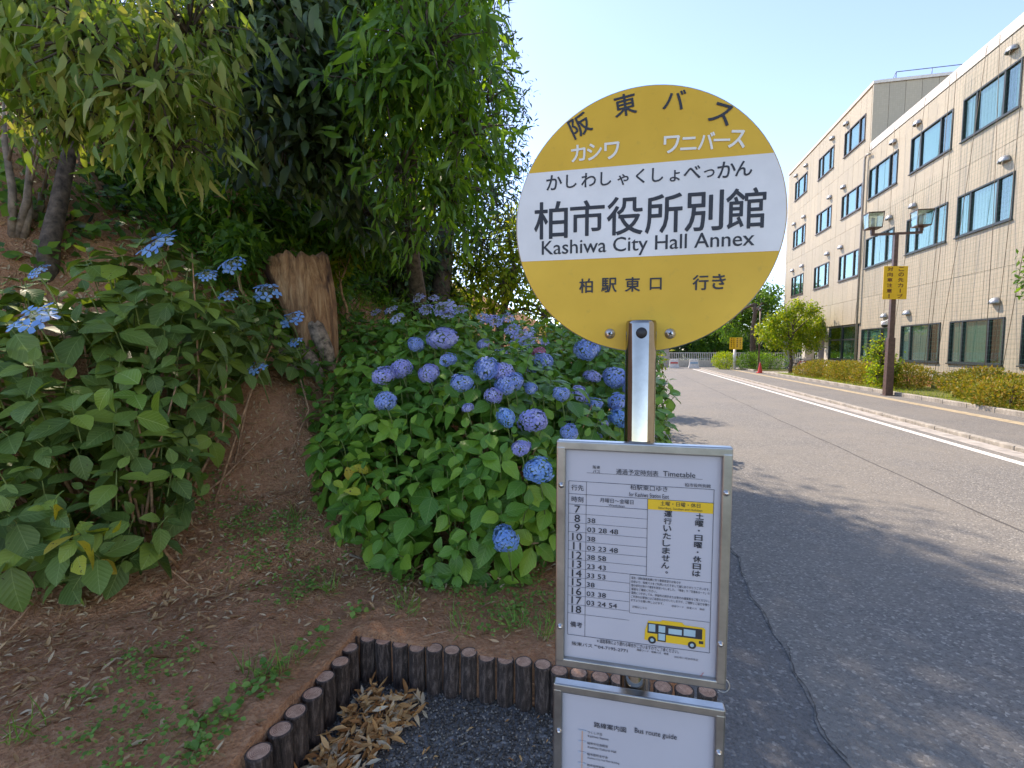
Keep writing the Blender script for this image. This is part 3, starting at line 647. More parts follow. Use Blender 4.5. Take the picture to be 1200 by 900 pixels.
# ------------------------------------------------------------------ ground litter, weeds, twigs
def rand_unit(n, zmin=-1):
    v = rng.normal(size=(n, 3)); v = norm(v); v[:, 2] = np.maximum(v[:, 2], zmin); return norm(v)
def ground_pts(n, x0, x1, y0, y1, dens=None):
    X = rng.uniform(x0, x1, n); Y = rng.uniform(y0, y1, n); ok = ~((X > -1.29) & (Y < 2.07)) & (X < .14)
    if dens is not None: ok &= rng.random(n) < dens(X, Y)
    return X[ok], Y[ok]
def nfield(X, Y, s, o=0): return np.array([noise.noise((a * s, b * s, o)) for a, b in zip(X, Y)])
def flat_leaves(X, Y, size, tilt=.25, lift=.006):
    n = len(X); a = rng.uniform(0, 2 * math.pi, n); e = .05; Z = hz(X, Y)
    gx = (hz(X + e, Y) - Z) / e; gy = (hz(X, Y + e) - Z) / e; gx = np.clip(gx, -1.5, 1.5); gy = np.clip(gy, -1.5, 1.5)
    nrm = norm(np.stack([-gx, -gy, np.ones(n)], -1) + rng.normal(size=(n, 3)) * tilt)
    d = np.stack([np.cos(a), np.sin(a), gx * np.cos(a) + gy * np.sin(a)], -1); d = norm(d - nrm * (d * nrm).sum(-1, keepdims=True))
    return frames(d, nrm), size, np.stack([X, Y, Z + lift], -1)
X, Y = ground_pts(30000, -4.6, .3, .8, 4.6, lambda x, y: np.clip(.25 + .75 * (y > 2.3) * (x < -1.1) + .7 * (x < -1.9) + .3 * nfield(x, y, 2.0, 4), 0, 1)); Rm, Sc, T = flat_leaves(X, Y, rng.uniform(.010, .052, len(X)) , .28, .012)
join_variants('leaf_litter', DEAD, Rm, Sc, T, rng.random(len(X)) ** 1.3, M['dead'])['label'] = 'brown and grey dead leaves scattered over the soil slope'
X, Y = ground_pts(26000, -10, .1, 2.0, 11, lambda x, y: ((x < -1) & ((y > 4) | (x < -4))) * 1.0); Rm, Sc, T = flat_leaves(X, Y, rng.uniform(.03, .08, len(X)), .35, .012)
join_variants('leaf_litter_uphill', DEAD, Rm, Sc, T, rng.random(len(X)), M['dead'])
X, Y = ground_pts(60000, -4.2, .3, .8, 4.5); Rm, Sc, T = flat_leaves(X, Y, rng.uniform(.005, .018, len(X)), .5, .006)
join_variants('soil_crumbs', [leaf_shape(1, 1, .5, .5, 1, .3, .1)], Rm, Sc, T, rng.random(len(X)), M['debris'])
# needles / straw
X, Y = ground_pts(1300, -4.2, .3, .8, 4.2); Rm, Sc, T = flat_leaves(X, Y, rng.uniform(.04, .14, len(X)), .12, .014)
join_variants('straw_litter', [leaf_shape(2, 1, .02, .5, 1, .3, .05)], Rm, Sc, T, rng.random(len(X)), M['dead_orange'])
# pile of dry leaves in the corner of the logs
n = 760; u = rng.random(n); sp_ = rng.normal(size=n)
X = -1.12 + .30 * rng.random(n) ** 1.2 * (1 - .55 * (1 - u)) + .0 * sp_; Y = 1.28 + .62 * u; X = np.clip(X, -1.19, .3)
hp = .055 * np.exp(-((X + 1.03) / .14) ** 2) * np.clip((Y - 1.3) * 2.2, 0, 1)
T = np.stack([X, Y, hp * rng.random(n) + .004], -1); nr = norm(rng.normal(size=(n, 3)) * .5 + np.array([.1, -.2, 1])); d = rng.normal(size=(n, 3)); d[:, 2] *= .3
join_variants('dry_leaf_pile', DEAD, frames(d, nr), rng.uniform(.03, .075, n), T, rng.random(n), M['dead_orange'])['label'] = 'drift of dry orange leaves against the log corner'
n = 240; X = rng.uniform(-1.15, .3, n); Y = rng.uniform(1.1, 1.95, n); T = np.stack([X, Y, np.full(n, .003)], -1); nr = norm(rng.normal(size=(n, 3)) * .3 + np.array([0, 0, 1])); d = rng.normal(size=(n, 3)); d[:, 2] *= .1
join_variants('fallen_bits', DEAD, frames(d, nr), rng.uniform(.008, .03, n), T, rng.random(n), M['dead_orange'])
# small weeds: clumps of little round leaves
def weeds(name, cx_, cy_, n_leaf, spread, size, mat, base=ROUND, lift=.026):
    n = len(cx_) * n_leaf; X = np.repeat(cx_, n_leaf) + rng.normal(size=n) * spread; Y = np.repeat(cy_, n_leaf) + rng.normal(size=n) * spread
    ok = ~((X > -1.29) & (Y < 2.05)) & (X < .14); X, Y = X[ok], Y[ok]; Rm, Sc, T = flat_leaves(X, Y, rng.uniform(size * .6, size * 1.3, len(X)), .35, lift); T[:, 2] += rng.uniform(0, .02, len(X))
    return join_variants(name, base, Rm, Sc, T, rng.random(len(X)), mat)
dens = lambda x, y: np.clip((nfield(x, y, 1.4, 5) - .02) * 4, 0, 1)
X, Y = ground_pts(1700, -3.0, -.2, 1.0, 3.2, dens); weeds('weed_patch', X, Y, 9, .028, .018, M['weed'])
X, Y = ground_pts(900, -3.4, -.8, 2.4, 5, lambda x, y: np.clip((nfield(x, y, 1.1, 9) - .1) * 3, 0, .8)); weeds('weed_scatter', X, Y, 7, .03, .02, M['weed'])
X = np.array([-1.33, -1.36, -1.34, -1.38, -1.32, -1.36, -1.45, -1.30, -1.42]); Y = np.array([1.25, 1.38, 1.52, 1.62, 1.8, 1.92, 1.3, 2.12, 1.5])
weeds('weeds_by_stakes', X, Y, 22, .035, .03, M['weed'])
# weeds beside the log stakes and grass tufts
def tuft(name, cx_, cy_, n, L, mat=M['weed'], spread=.03, up=.9):
    X = cx_ + rng.normal(size=n) * spread; Y = cy_ + rng.normal(size=n) * spread; d = norm(rng.normal(size=(n, 3)) * .55 + np.array([0, 0, up])); nr = norm(rng.normal(size=(n, 3)) + np.array([0, 0, .1]))
    return frames(d, nr), rng.uniform(.5, 1.1, n) * L, np.stack([X, Y, hz(X, Y)], -1)
def tufts(name, spots, mat):
    A = [tuft(name, x, y, n_, L) for x, y, n_, L in spots]; Rm = np.concatenate([a[0] for a in A]); Sc = np.concatenate([a[1] for a in A]); T = np.concatenate([a[2] for a in A])
    return join_variants(name, BLADE, Rm, Sc, T, rng.random(len(T)), mat)
sp_ = []
for px, py in ((300, 800), (470, 715), (390, 700), (480, 720), (335, 790), (30, 880), (540, 735), (350, 650), (640, 740), (610, 730), (650, 720)):
    r_ = ray(px, py); t_ = (.2 - EYE) / r_.z; sp_.append((r_.x * t_, r_.y * t_, 26, .12))
tufts('grass_tufts', sp_, M['weed'])
# grass and seedlings on the steep bank behind the stump
X, Y = ground_pts(9000, -7, -2.2, 4.0, 11, lambda x, y: np.clip((nfield(x, y, .6, 2) + .25) * 2, 0, 1)); n = len(X)
d = norm(rng.normal(size=(n, 3)) * .6 + np.array([.3, -.2, .8])); join_variants('bank_grass', BLADE, frames(d, rng.normal(size=(n, 3))), rng.uniform(.12, .34, n), np.stack([X, Y, hz(X, Y)], -1), rng.random(n), M['leaf_mid'])
X, Y = ground_pts(34000, -11, -1.9, 2.6, 12, lambda x, y: np.clip((nfield(x, y, .7, 7) + .35) * 2, 0, 1) * ((y > 3.6) | (x < -4.2))); Rm, Sc, T = flat_leaves(X, Y, rng.uniform(.05, .13, len(X)), .5, .06); T[:, 2] += rng.uniform(0, .2, len(X))
join_variants('bank_undergrowth', ROUND + TINY, Rm, Sc, T, rng.random(len(X)), M['leaf_mid'])
# fallen branches, each a thing
def branch(pts, r, label, mat=M['twig'], forks=2):
    P = [Vector(p) for p in pts]; root = tag(empty('fallen_branch', P[0]), label, 'branch', 'dry branches lying on the soil')
    mb = MB(); mb.tube(P, [r * (1 - .6 * i / (len(P) - 1)) for i in range(len(P))], 7)
    for k_ in range(forks):
        i = 1 + k_ % (len(P) - 1); dr = (P[i] - P[i - 1]).normalized(); q = P[i] + (dr + Vector((random.uniform(-.8, .8), random.uniform(-.8, .8), .25))).normalized() * .16
        mb.tube([P[i], (P[i] + q) / 2 + Vector((0, 0, .01)), q], [r * .5, r * .4, r * .2], 5)
    mb.build('branch_wood', mat, root)
def gp(px, py, z0=.2, lift=.02):
    r_ = ray(px, py); t_ = .5
    while t_ < 30:
        p = Vector((0, 0, EYE)) + r_ * t_
        if p.z < float(hz(p.x, p.y)) + lift: return p
        t_ += .02
    return p
branch([gp(155, 630, lift=.06), gp(185, 655, lift=.03), gp(226, 689)], .008, 'orange dry stick poking out below the low yellow leaves')
branch([gp(200, 612, lift=.05), gp(262, 560, lift=.1), gp(300, 520, lift=.16), gp(352, 490, lift=.2)], .008, 'long tan branch rising across the leaf litter trail')
branch([gp(215, 560, lift=.15), gp(250, 545, lift=.1), gp(322, 540, lift=.02)], .007, 'bent twig lying on pale litter beside the lacecap bush')
branch([gp(352, 445, lift=.25), gp(362, 480, lift=.18), gp(345, 520, lift=.05), gp(355, 545, lift=.02)], .006, 'curved pale twig hanging below the stump roots')
branch([gp(5, 745), gp(45, 700), gp(62, 672)], .005, 'thin stick at the foot of the slope', forks=1)
branch([gp(410, 650, lift=.08), gp(425, 655, lift=.03), gp(455, 657, lift=.02)], .008, 'curved bare twig under the mophead hydrangea', M['bark_pale'], 0)
# bigger fallen leaves, each a thing
dm = leaf_meshes('fallen_leaf', DEAD, M['dead'])
big = [((125, 780), 'large tan fallen leaf alone on the middle of the bare soil'), ((20, 708), 'pale fallen leaf below the left bush edge'), ((200, 770), 'grey curled fallen leaf on dark soil'), ((290, 850), 'long silvery fallen leaf lying beside the short log row'), ((150, 875), 'silvery fallen leaf near the foot of the soil patch'), ((285, 722), 'upright grey leaf on the soil path'), ((85, 762), 'twisted grey fallen leaf on brown soil'), ((245, 865), 'small dull leaf among weeds by the short log row')]
for (px, py), lb in big:
    p = gp(px, py, lift=.008); o = link('fallen_leaf', dm[random.randrange(2)]); a = random.uniform(0, 6.28)
    o.rotation_euler = (.1, .1, a); o.scale = (.075,) * 3; o.location = p; tag(o, lb, 'leaf', 'large fallen leaves on the soil')

# ------------------------------------------------------------------ hydrangeas
def blob_points(lumps, n, shell=.35, up=.0):
    """points through the outer shell of a union of lumps; returns points and outward directions"""
    vol = np.array([l[1] ** 2 for l in lumps]); pick = rng.choice(len(lumps), n, p=vol / vol.sum())
    c_ = np.array([l[0][:] for l in lumps])[pick]; r_ = np.array([l[1] for l in lumps])[pick]
    u = rand_unit(n, -.5); u[:, 2] = np.where(rng.random(n) < up, np.abs(u[:, 2]), u[:, 2]); u = norm(u)
    f = 1 - shell * rng.random(n) ** 1.6; P = c_ + u * (r_ * f)[:, None]
    depth = np.full(n, 9.); 
    ok = np.ones(n, bool)
    for l in lumps:
        dd = np.linalg.norm(P - np.array(l[0][:]), axis=1) / l[1]; ok &= ~(dd < (1 - shell * 1.35))
    ok &= P[:, 2] > hz(P[:, 0], P[:, 1]) + .04
    return P[ok], u[ok]
def thin(P, u, dmin):
    keep = []; grid = {}
    for i, p in enumerate(P):
        k_ = tuple((p // dmin).astype(int)); bad = False
        for dx in (-1, 0, 1):
            for dy in (-1, 0, 1):
                for dz in (-1, 0, 1):
                    for j in grid.get((k_[0] + dx, k_[1] + dy, k_[2] + dz), ()):
                        if np.sum((P[j] - p) ** 2) < dmin * dmin: bad = True; break
        if not bad: keep.append(i); grid.setdefault(k_, []).append(i)
    return P[keep], u[keep]
def floret_geo():
    """four rounded petals, lying in XY, facing +Z"""
    vs = []; fs = []
    for k_ in range(4):
        a = math.pi / 2 * k_; b = len(vs)
        for r_, t_, z in ((.05, 0, 0), (.55, -.62, .10), (.62, 0, -.02), (.55, .62, .10), (1.0, -.34, .02), (1.05, .0, -.03), (1.0, .34, .02)):
            vs.append((r_ * math.cos(a + t_ * .95), r_ * math.sin(a + t_ * .95), z))
        fs += [(b, b + 1, b + 2), (b, b + 2, b + 3), (b + 1, b + 4, b + 5), (b + 1, b + 5, b + 2), (b + 2, b + 5, b + 6), (b + 2, b + 6, b + 3)]
    return np.array(vs), np.array(fs), np.zeros((len(vs), 2))
FL = floret_geo()
def mophead_mesh(mat, n=72, seed=0):
    i = np.arange(n) + .5; ph = np.arccos(1 - 1.75 * i / n); th = math.pi * (1 + 5 ** .5) * i + seed
    u = np.stack([np.cos(th) * np.sin(ph), np.sin(th) * np.sin(ph), np.cos(ph)], -1); u = norm(u + rng.normal(size=u.shape) * .10)
    rad = 1 + .10 * np.sin(th * 3 + seed) * np.sin(ph) + rng.normal(size=n) * .07 + .10 * np.cos(th * 2 + seed * 2)
    P = u * rad[:, None] * np.array([1, 1, .86]); t_ = rng.normal(size=(n, 3)); d = norm(t_ - u * (t_ * u).sum(-1, keepdims=True))
    return scatter_mesh('flower_head', FL, frames(d, u), rng.uniform(.25, .37, n), P, rng.random(n), mat)
def lacecap_mesh(mat, seed=0):
    n = 8; th = np.linspace(0, 2 * math.pi, n, endpoint=False) + rng.normal(size=n) * .15; r_ = rng.uniform(.78, 1.05, n)
    P = np.stack([np.cos(th) * r_, np.sin(th) * r_, rng.normal(size=n) * .06], -1); u = norm(np.stack([np.cos(th) * .4, np.sin(th) * .4, np.ones(n)], -1) + rng.normal(size=(n, 3)) * .3)
    d = rng.normal(size=(n, 3)); d = norm(d - u * (d * u).sum(-1, keepdims=True)); return scatter_mesh('flower_head', FL, frames(d, u), rng.uniform(.40, .55, n), P, rng.random(n), mat)
def budcap_mesh():
    n = 130; r_ = np.sqrt(rng.random(n)) * .72; th = rng.uniform(0, 6.28, n); P = np.stack([np.cos(th) * r_, np.sin(th) * r_, .1 - .12 * r_ + rng.normal(size=n) * .02], -1)
    A_ = np.linalg.qr(rng.normal(size=(n, 3, 3)))[0]; return scatter_mesh('flower_buds', (iv, ifc, np.zeros((12, 2))), A_, rng.uniform(.05, .09, n), P, rng.random(n), M['bud'])
HEAD = {c_: [mophead_mesh(M['petal_' + c_], seed=s_) for s_ in (0, 2, 5)] for c_ in ('blue', 'violet', 'sky', 'pink')}
LACE = {c_: [lacecap_mesh(M['petal_' + c_]) for _ in range(3)] for c_ in ('sky', 'violet')}; BUDS = budcap_mesh()
leaf_hyd_me = leaf_meshes('leaf', HYD, M['leaf_hyd']); leaf_hyd_dk = leaf_meshes('leaf', HYD, M['leaf_hyd_dark'])
def head(root, p, r_, col, lace=False, dirn=None):
    d = Vector(dirn) if dirn else Vector((random.uniform(-.3, .3), random.uniform(-.7, -.2), 1)).normalized()
    if lace: d = Vector((random.uniform(-.2, .3), random.uniform(-.9, -.55), .8)).normalized()
    me = random.choice(LACE[col] if lace else HEAD[col]); q = d.to_track_quat('Z', 'Y') @ Matrix.Rotation(random.uniform(0, 6.28), 3, 'Z').to_quaternion()
    o = bpy.data.objects.new('flower_head', me); C.objects.link(o); o.parent = root; o.rotation_mode = 'QUATERNION'; o.rotation_quaternion = q
    o.scale = (r_ * random.uniform(.9, 1.15), r_ * random.uniform(.9, 1.15), r_ * random.uniform(.8, 1.05)); o.location = Vector(p) - wloc(root)
    if lace:
        b_ = bpy.data.objects.new('flower_buds', BUDS); C.objects.link(b_); b_.parent = o
    else:
        core = MB(); core.lathe((0, 0, 0), [(.0001, -.62), (.62, -.2), (.74, .15), (.5, .55), (.0001, .70)], 8); c_ = core.build('head_core', M['stem_green'], o, False)
    return o
def surf(px, py, lumps, out=.05, lim=12):
    r_ = ray(px, py); D = 1.0; o_ = Vector((0, 0, EYE))
    while D < lim:
        p = o_ + r_ * D
        if any((p - l[0]).length < l[1] * 1.0 for l in lumps): return o_ + r_ * (D - out), D
        D += .02
    return None, 0
def hydrangea(name, label, base, lumps, n_try, spacing, leaf_len, mat, meshes, heads, n_parts=280, stems=26, stemmat=None, up=.5, inner=.3, group=None, gappy=0):
    root = tag(empty(name, base), label, 'hydrangea', group)
    P, u = blob_points(lumps, n_try, inner, up); P, u = thin(P, u, spacing)
    if gappy: kg = np.array([noise.noise(Vector(p) * 4.2) for p in P]) < gappy; P, u = P[kg], u[kg]
    d0 = norm(u * .75 + np.array([0, -.12, .75])); LT = []; LR = []; LS = []
    for i in range(len(P)):
        d = d0[i]; a = norm(np.cross(d, rng.normal(size=3))); b = np.cross(d, a); sz = rng.uniform(.6, 1.25)
        for k_ in range(3):
            for s_ in (0, 1):
                if rng.random() < .08: continue
                ang = math.pi / 2 * k_ + math.pi * s_ + rng.normal() * .18; el = [.75, .25, -.12][k_] + rng.normal() * .15
                rad = a * math.cos(ang) + b * math.sin(ang); dr = rad * math.cos(el) + d * math.sin(el)
                L_ = leaf_len * sz * [.55, .95, 1.1][k_] * rng.uniform(.85, 1.1)
                nr = d * math.cos(el) - rad * math.sin(el) + rng.normal(size=3) * .15 + np.array([0, 0, .25])
                dr = dr - np.array([0, 0, .12]) * (k_ > 0)
                LT.append(P[i] - d * .035 * k_ + rad * .018); LR.append((norm(dr), norm(nr))); LS.append(L_)
    T = np.array(LT); D_ = np.array([x[0] for x in LR]); Nn = np.array([x[1] for x in LR]); Rm = frames(D_, Nn); Sc = np.array(LS)
    # keep clear of the ground
    okk = T[:, 2] > hz(T[:, 0], T[:, 1]) + .02
    hs2 = []
    for h_ in heads:
        if len(h_) == 5: hs2.append(h_[:4]); continue
        px_, py_, s_, col_, lc_, dd_ = h_; q_, D_q = surf(px_, py_, lumps, .07 if not lc_ else .05)
        if q_ is None: q_ = at(px_, py_, dd_); D_q = dd_
        hs2.append((q_, s_ / FPX * D_q * (.60 if not lc_ else .66), col_, lc_))
    heads = hs2
    for q_, r0_, _, _ in heads:
        g_ = np.array([0, 0, EYE]) - np.array(q_[:]); g_ = g_ / np.linalg.norm(g_); v_ = T - np.array(q_[:]); al = v_ @ g_; pe = np.linalg.norm(v_ - al[:, None] * g_, axis=1)
        okk &= ~((np.linalg.norm(v_, axis=1) < r0_ * 1.3) | ((al > 0) & (al < .35) & (pe < r0_ * 1.15)))
    T, Rm, Sc = T[okk], Rm[okk], Sc[okk]
    # the leaves that show largest are parts, the rest one joined part
    camd = np.linalg.norm(T - np.array([0, 0, EYE]), axis=1); vis = Sc / camd * (1 + .6 * rng.random(len(T)))
    order = np.argsort(-vis); a_ = order[:n_parts]; b_ = order[n_parts:]
    leaf_parts('leaf', meshes, Rm[a_], Sc[a_], T[a_], root)
    join_variants('leaves', HYD, Rm[b_], Sc[b_], T[b_], rng.random(len(b_)), mat, root)
    ids = rng.choice(len(P), min(stems, len(P)), replace=False); sm_ = stemmat or M['twig']
    for i in ids:
        bx, by = base[0] + (P[i][0] - base[0]) * .45 + rng.normal() * .07, base[1] + (P[i][1] - base[1]) * .45 + rng.normal() * .07
        g = Vector((bx, by, float(hz(bx, by)) - .03)); e = Vector(P[i]); mid = (g + e) / 2 + Vector((rng.normal() * .05, rng.normal() * .05, .04))
        mb = MB(); mb.tube([g, g.lerp(mid, .6), mid, mid.lerp(e, .6), e], [.009, .008, .007, .0055, .0035], 6); mb.build('stem', sm_, root)
    # green shoots under the tips, joined
    mb = MB()
    for i in range(len(P)):
        p = Vector(P[i]); d = Vector(d0[i]); mb.tube([p - d * .16 - Vector((0, 0, .05)), p - d * .07, p], [.004, .0036, .0026], 4, cap=False)
    mb.build('shoots', M['stem_green'], root)['kind'] = 'stuff'
    for hd in heads: 
        p, r_, col, lace = hd; o = head(root, p, r_, col, lace)
        st = MB(); st.tube([Vector(p) - Vector((0, 0, .02)), Vector(p) + Vector((.01, .05, -.12)), Vector(p) + Vector((.02, .10, -.28))], .004, 5); st.build('flower_stalk', M['stem_green'], root)
    return root
def Lp(px, py, D, r): return (at(px, py, D), r)
front_heads = [(519, 397, 26, 'violet'), (450, 440, 21, 'violet'), (470, 432, 19, 'violet'), (487, 404, 15, 'blue'), (452, 470, 19, 'blue'), (503, 438, 18, 'violet'), (525, 422, 14, 'blue'), (541, 449, 18, 'blue'),
    (571, 432, 22, 'blue'), (590, 436, 18, 'violet'), (602, 447, 18, 'blue'), (578, 464, 16, 'violet'), (592, 452, 17, 'blue'), (593, 489, 18, 'sky'), (625, 493, 23, 'violet'), (611, 525, 17, 'violet'), (631, 551, 25, 'sky'), (592, 631, 24, 'sky'),
    (658, 462, 14, 'blue'), (667, 507, 18, 'blue'), (622, 455, 12, 'blue'), (548, 478, 11, 'violet')]
def hD(py): return 2.66 + (631 - py) * .0072
hl = [(px, py, s_, c_, False, hD(py)) for px, py, s_, c_ in front_heads]
lumps = [Lp(530, 610, 3.05, .42), Lp(585, 570, 3.15, .50), Lp(470, 590, 3.15, .38), Lp(425, 545, 3.45, .36), Lp(480, 510, 3.55, .5), Lp(560, 500, 3.6, .55), Lp(640, 580, 3.3, .40), Lp(640, 520, 3.6, .5), Lp(400, 500, 3.9, .28), Lp(500, 455, 4.2, .5), Lp(590, 465, 4.2, .5), Lp(430, 450, 4.3, .32), Lp(565, 655, 2.95, .24), Lp(410, 600, 3.25, .2)]
base = (-1.05, 3.1, float(hz(-1.05, 3.1)))
hydrangea('hydrangea_bush', 'large mophead hydrangea with blue and violet balls directly left of the steel pole', base, lumps, 9000, .115, .145, M['leaf_hyd'], leaf_hyd_me, hl, 290, 40, gappy=.36, group='hydrangeas on the bank')
# sprig of yellowing leaves at its left edge
def sprig(root, px, py, D, n, L, mat, lay=ROUND):
    c_ = np.array(at(px, py, D)[:]); T = c_ + rng.normal(size=(n, 3)) * .06; d = norm(rng.normal(size=(n, 3)) * .8 + np.array([0, -.5, -.1])); nr = norm(rng.normal(size=(n, 3)) * .5 + np.array([.1, -.6, 1]))
    leaf_parts('leaf', leaf_meshes('leaf', HYD, mat), frames(d, nr), rng.uniform(.7, 1.2, n) * L, T, root)
hb = [o for o in C.objects if o.name == 'hydrangea_bush'][0]
sprig(hb, 428, 565, 3.0, 12, .10, M['leaf_yellow'])
rh = [(677, 467, 24, 'violet'), (658, 459, 14, 'blue'), (665, 489, 16, 'blue'), (688, 410, 22, 'blue'), (694, 441, 14, 'violet'), (722, 443, 22, 'blue'), (724, 471, 20, 'blue'), (725, 490, 17, 'sky'), (698, 473, 12, 'blue'), (707, 496, 9, 'violet'), (694, 513, 15, 'blue'), (632, 413, 11, 'pink'), (635, 424, 20, 'blue'), (618, 436, 16, 'blue'), (587, 415, 14, 'violet'), (650, 462, 12, 'blue'), (566, 404, 12, 'violet'), (743, 455, 18, 'blue'), (748, 480, 16, 'violet')]
def hD2(py): return 3.9 + (515 - py) * .012
hl = [(px, py, s_, c_, False, hD2(py)) for px, py, s_, c_ in rh]
lumps = [Lp(690, 520, 4.2, .5), Lp(640, 470, 4.8, .5), Lp(700, 460, 4.9, .55), Lp(690, 430, 5.4, .45), Lp(730, 510, 4.3, .45), Lp(745, 470, 4.9, .40), Lp(620, 440, 5.2, .4), Lp(730, 560, 4.0, .35), Lp(680, 570, 3.9, .40)]
base = (-.35, 4.4, float(hz(-.35, 4.4)))
hydrangea('hydrangea_bush', 'mophead hydrangea behind the steel pole, one small pink head among blue ones', base, lumps, 6000, .125, .14, M['leaf_hyd'], leaf_hyd_me, hl, 150, 16, group='hydrangeas on the bank')
# far row with flat violet heads
fh = [(458, 362, 10), (465, 372, 12), (490, 349, 10), (520, 361, 16), (540, 362, 10), (525, 368, 12), (500, 362, 10), (570, 374, 10), (580, 376, 12), (595, 372, 10), (600, 385, 12), (610, 392, 14), (620, 388, 9), (618, 400, 12), (566, 372, 10), (440, 366, 7), (508, 349, 7), (615, 408, 10), (605, 400, 10), (638, 400, 8)]
hl = [(px, py, s_, 'violet', True, 6) for px, py, s_ in fh]
lumps = [Lp(480, 385, 6.1, .42), Lp(530, 388, 6.3, .46), Lp(590, 405, 6.4, .46), Lp(635, 415, 6.6, .5), Lp(430, 410, 5.6, .40), Lp(480, 415, 5.4, .46), Lp(540, 415, 5.5, .46), Lp(600, 430, 5.8, .4), Lp(680, 415, 7.2, .6), Lp(735, 425, 8, .6)]
base = (-2.3, 5.8, float(hz(-2.3, 5.8)))
hydrangea('hydrangea_bush', 'distant hydrangea row with flat violet heads along the top of the bank', base, lumps, 7000, .15, .14, M['leaf_hyd'], leaf_hyd_me, hl, 120, 14, group='hydrangeas on the bank')
# dark big-leaved one left
lh = [(41, 372, 30), (185, 285, 28), (45, 317, 14), (272, 309, 18), (243, 322, 14), (313, 341, 18), (341, 373, 16), (268, 345, 12), (300, 430, 12), (345, 400, 10)]
def hD3(px): return 2.35 + px * .005
hl = [(px, py, s_, 'sky', True, hD3(px)) for px, py, s_ in lh]
lumps = [Lp(30, 480, 2.75, .48), Lp(100, 430, 2.95, .48), Lp(110, 520, 2.7, .42), Lp(180, 400, 3.1, .45), Lp(190, 330, 3.2, .30), Lp(240, 400, 3.5, .38), Lp(40, 420, 3.0, .5), Lp(200, 480, 3.1, .35), Lp(290, 390, 3.9, .3), Lp(50, 590, 2.45, .35), Lp(120, 610, 2.45, .30), Lp(170, 560, 2.7, .28), Lp(-30, 540, 2.6, .5), Lp(140, 350, 3.1, .32), Lp(330, 430, 4.2, .2)]
base = (-2.6, 2.1, float(hz(-2.6, 2.1)))
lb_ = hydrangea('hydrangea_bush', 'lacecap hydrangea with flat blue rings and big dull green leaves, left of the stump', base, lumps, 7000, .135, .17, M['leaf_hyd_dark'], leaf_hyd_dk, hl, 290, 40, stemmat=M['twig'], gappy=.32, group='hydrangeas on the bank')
sprig(lb_, 95, 625, 2.2, 7, .13, M['leaf_yellow'])
sprig(lb_, 165, 462, 2.45, 7, .15, leafmat('fresh_hydrangea_leaf', (.14, .26, .03), (.2, .33, .04), None, .35, .45, vein=.8))

# ------------------------------------------------------------------ stump
m, t, b, o_ = newmat('stump_wood'); tc = texco(t); mp = t.nodes.new('ShaderNodeMapping'); mp.inputs['Scale'].default_value = (1, 1, .16); t.links.new(tc, mp.inputs[0])
n1 = noise_(t, mp.outputs[0], 16, 7, .7, .6); c = ramp(t, n1, [(.32, (.09, .045, .025)), (.48, (.38, .19, .085)), (.64, (.62, .37, .19)), (.8, (.70, .50, .33))])
big_ = noise_(t, tc, 2.2, 3); c = mixc(t, ramp(t, big_, [(.52, (0, 0, 0)), (.64, (1, 1, 1))]), c, (.06, .026, .018, 1))
t.links.new(c, b.inputs['Base Color']); b.inputs['Roughness'].default_value = .9; bump(t, b, n1, 1, .05); M['stump'] = m
M['root_wood'] = simple('root_wood', (.26, .19, .13), .95, var=.4, scale=22, bs=.9); SD = 5.0; p0 = at(374, 436, SD); p1 = at(340, 290, SD); g0 = gp(362, 440, lift=.0); ax = (p1 - p0)
root = tag(empty('tree_stump', p0), 'leaning broken tree stump of orange brown stripped wood at the top of the litter trail', 'tree stump')
mb = MB(); vs = []; fs = []; n_ = 56; nz_ = 26; A_ = ax.normalized(); U_ = A_.cross(Vector((0, 1, 0))).normalized(); V_ = A_.cross(U_).normalized()
for j in range(nz_ + 1):
    f = j / nz_; c_ = p0 + ax * (f * 1.0 - .12) + Vector((.06 * math.sin(f * 3), 0, 0))
    rad = .15 + .15 * f ** 1.25 + .25 * max(0, .2 - f)
    for q in range(n_):
        a = 2 * math.pi * q / n_; rid = .10 * noise.noise((math.cos(a) * 1.5, math.sin(a) * 1.5, f * .7)) + .05 * noise.noise((math.cos(a) * 6, math.sin(a) * 6, f * 1.4)) + .025 * noise.noise((math.cos(a) * 16, math.sin(a) * 16, f * 4))
        rr = rad * (1 + rid * 2.0 + .25 * max(0, .3 - f) * math.sin(a * 4 + 1)); e_ = (0, 0, 0)
        top = (.10 * noise.noise((math.cos(a) * 4, math.sin(a) * 4, 9)) if j == nz_ else 0)
        vs.append(c_ + U_ * rr * math.cos(a) + V_ * rr * math.sin(a) + A_ * top)
for j in range(nz_):
    for q in range(n_): fs.append((j * n_ + q, j * n_ + (q + 1) % n_, (j + 1) * n_ + (q + 1) % n_, (j + 1) * n_ + q))
ct = len(vs); vs.append(p0 + ax * .84); fs += [(nz_ * n_ + q, nz_ * n_ + (q + 1) % n_, ct) for q in range(n_)]
mb.add(vs, fs, 0, True); mb.build('stump_body', M['stump'], root)
for pts_, rr in (([(350, 405, 4.9), (362, 420, 4.75), (372, 438, 4.65), (378, 452, 4.6)], .075), ([(340, 400, 4.85), (330, 415, 4.7), (345, 430, 4.6), (352, 445, 4.5)], .06), ([(368, 380, 4.85), (382, 410, 4.8), (388, 435, 4.8)], .07), ([(330, 395, 4.9), (312, 420, 4.8), (305, 445, 4.7)], .06)):
    mb = MB(); mb.tube([at(*p) for p in pts_], [rr * (1.3 - .25 * i) for i in range(len(pts_))], 10); mb.build('root', M['root_wood'], root)

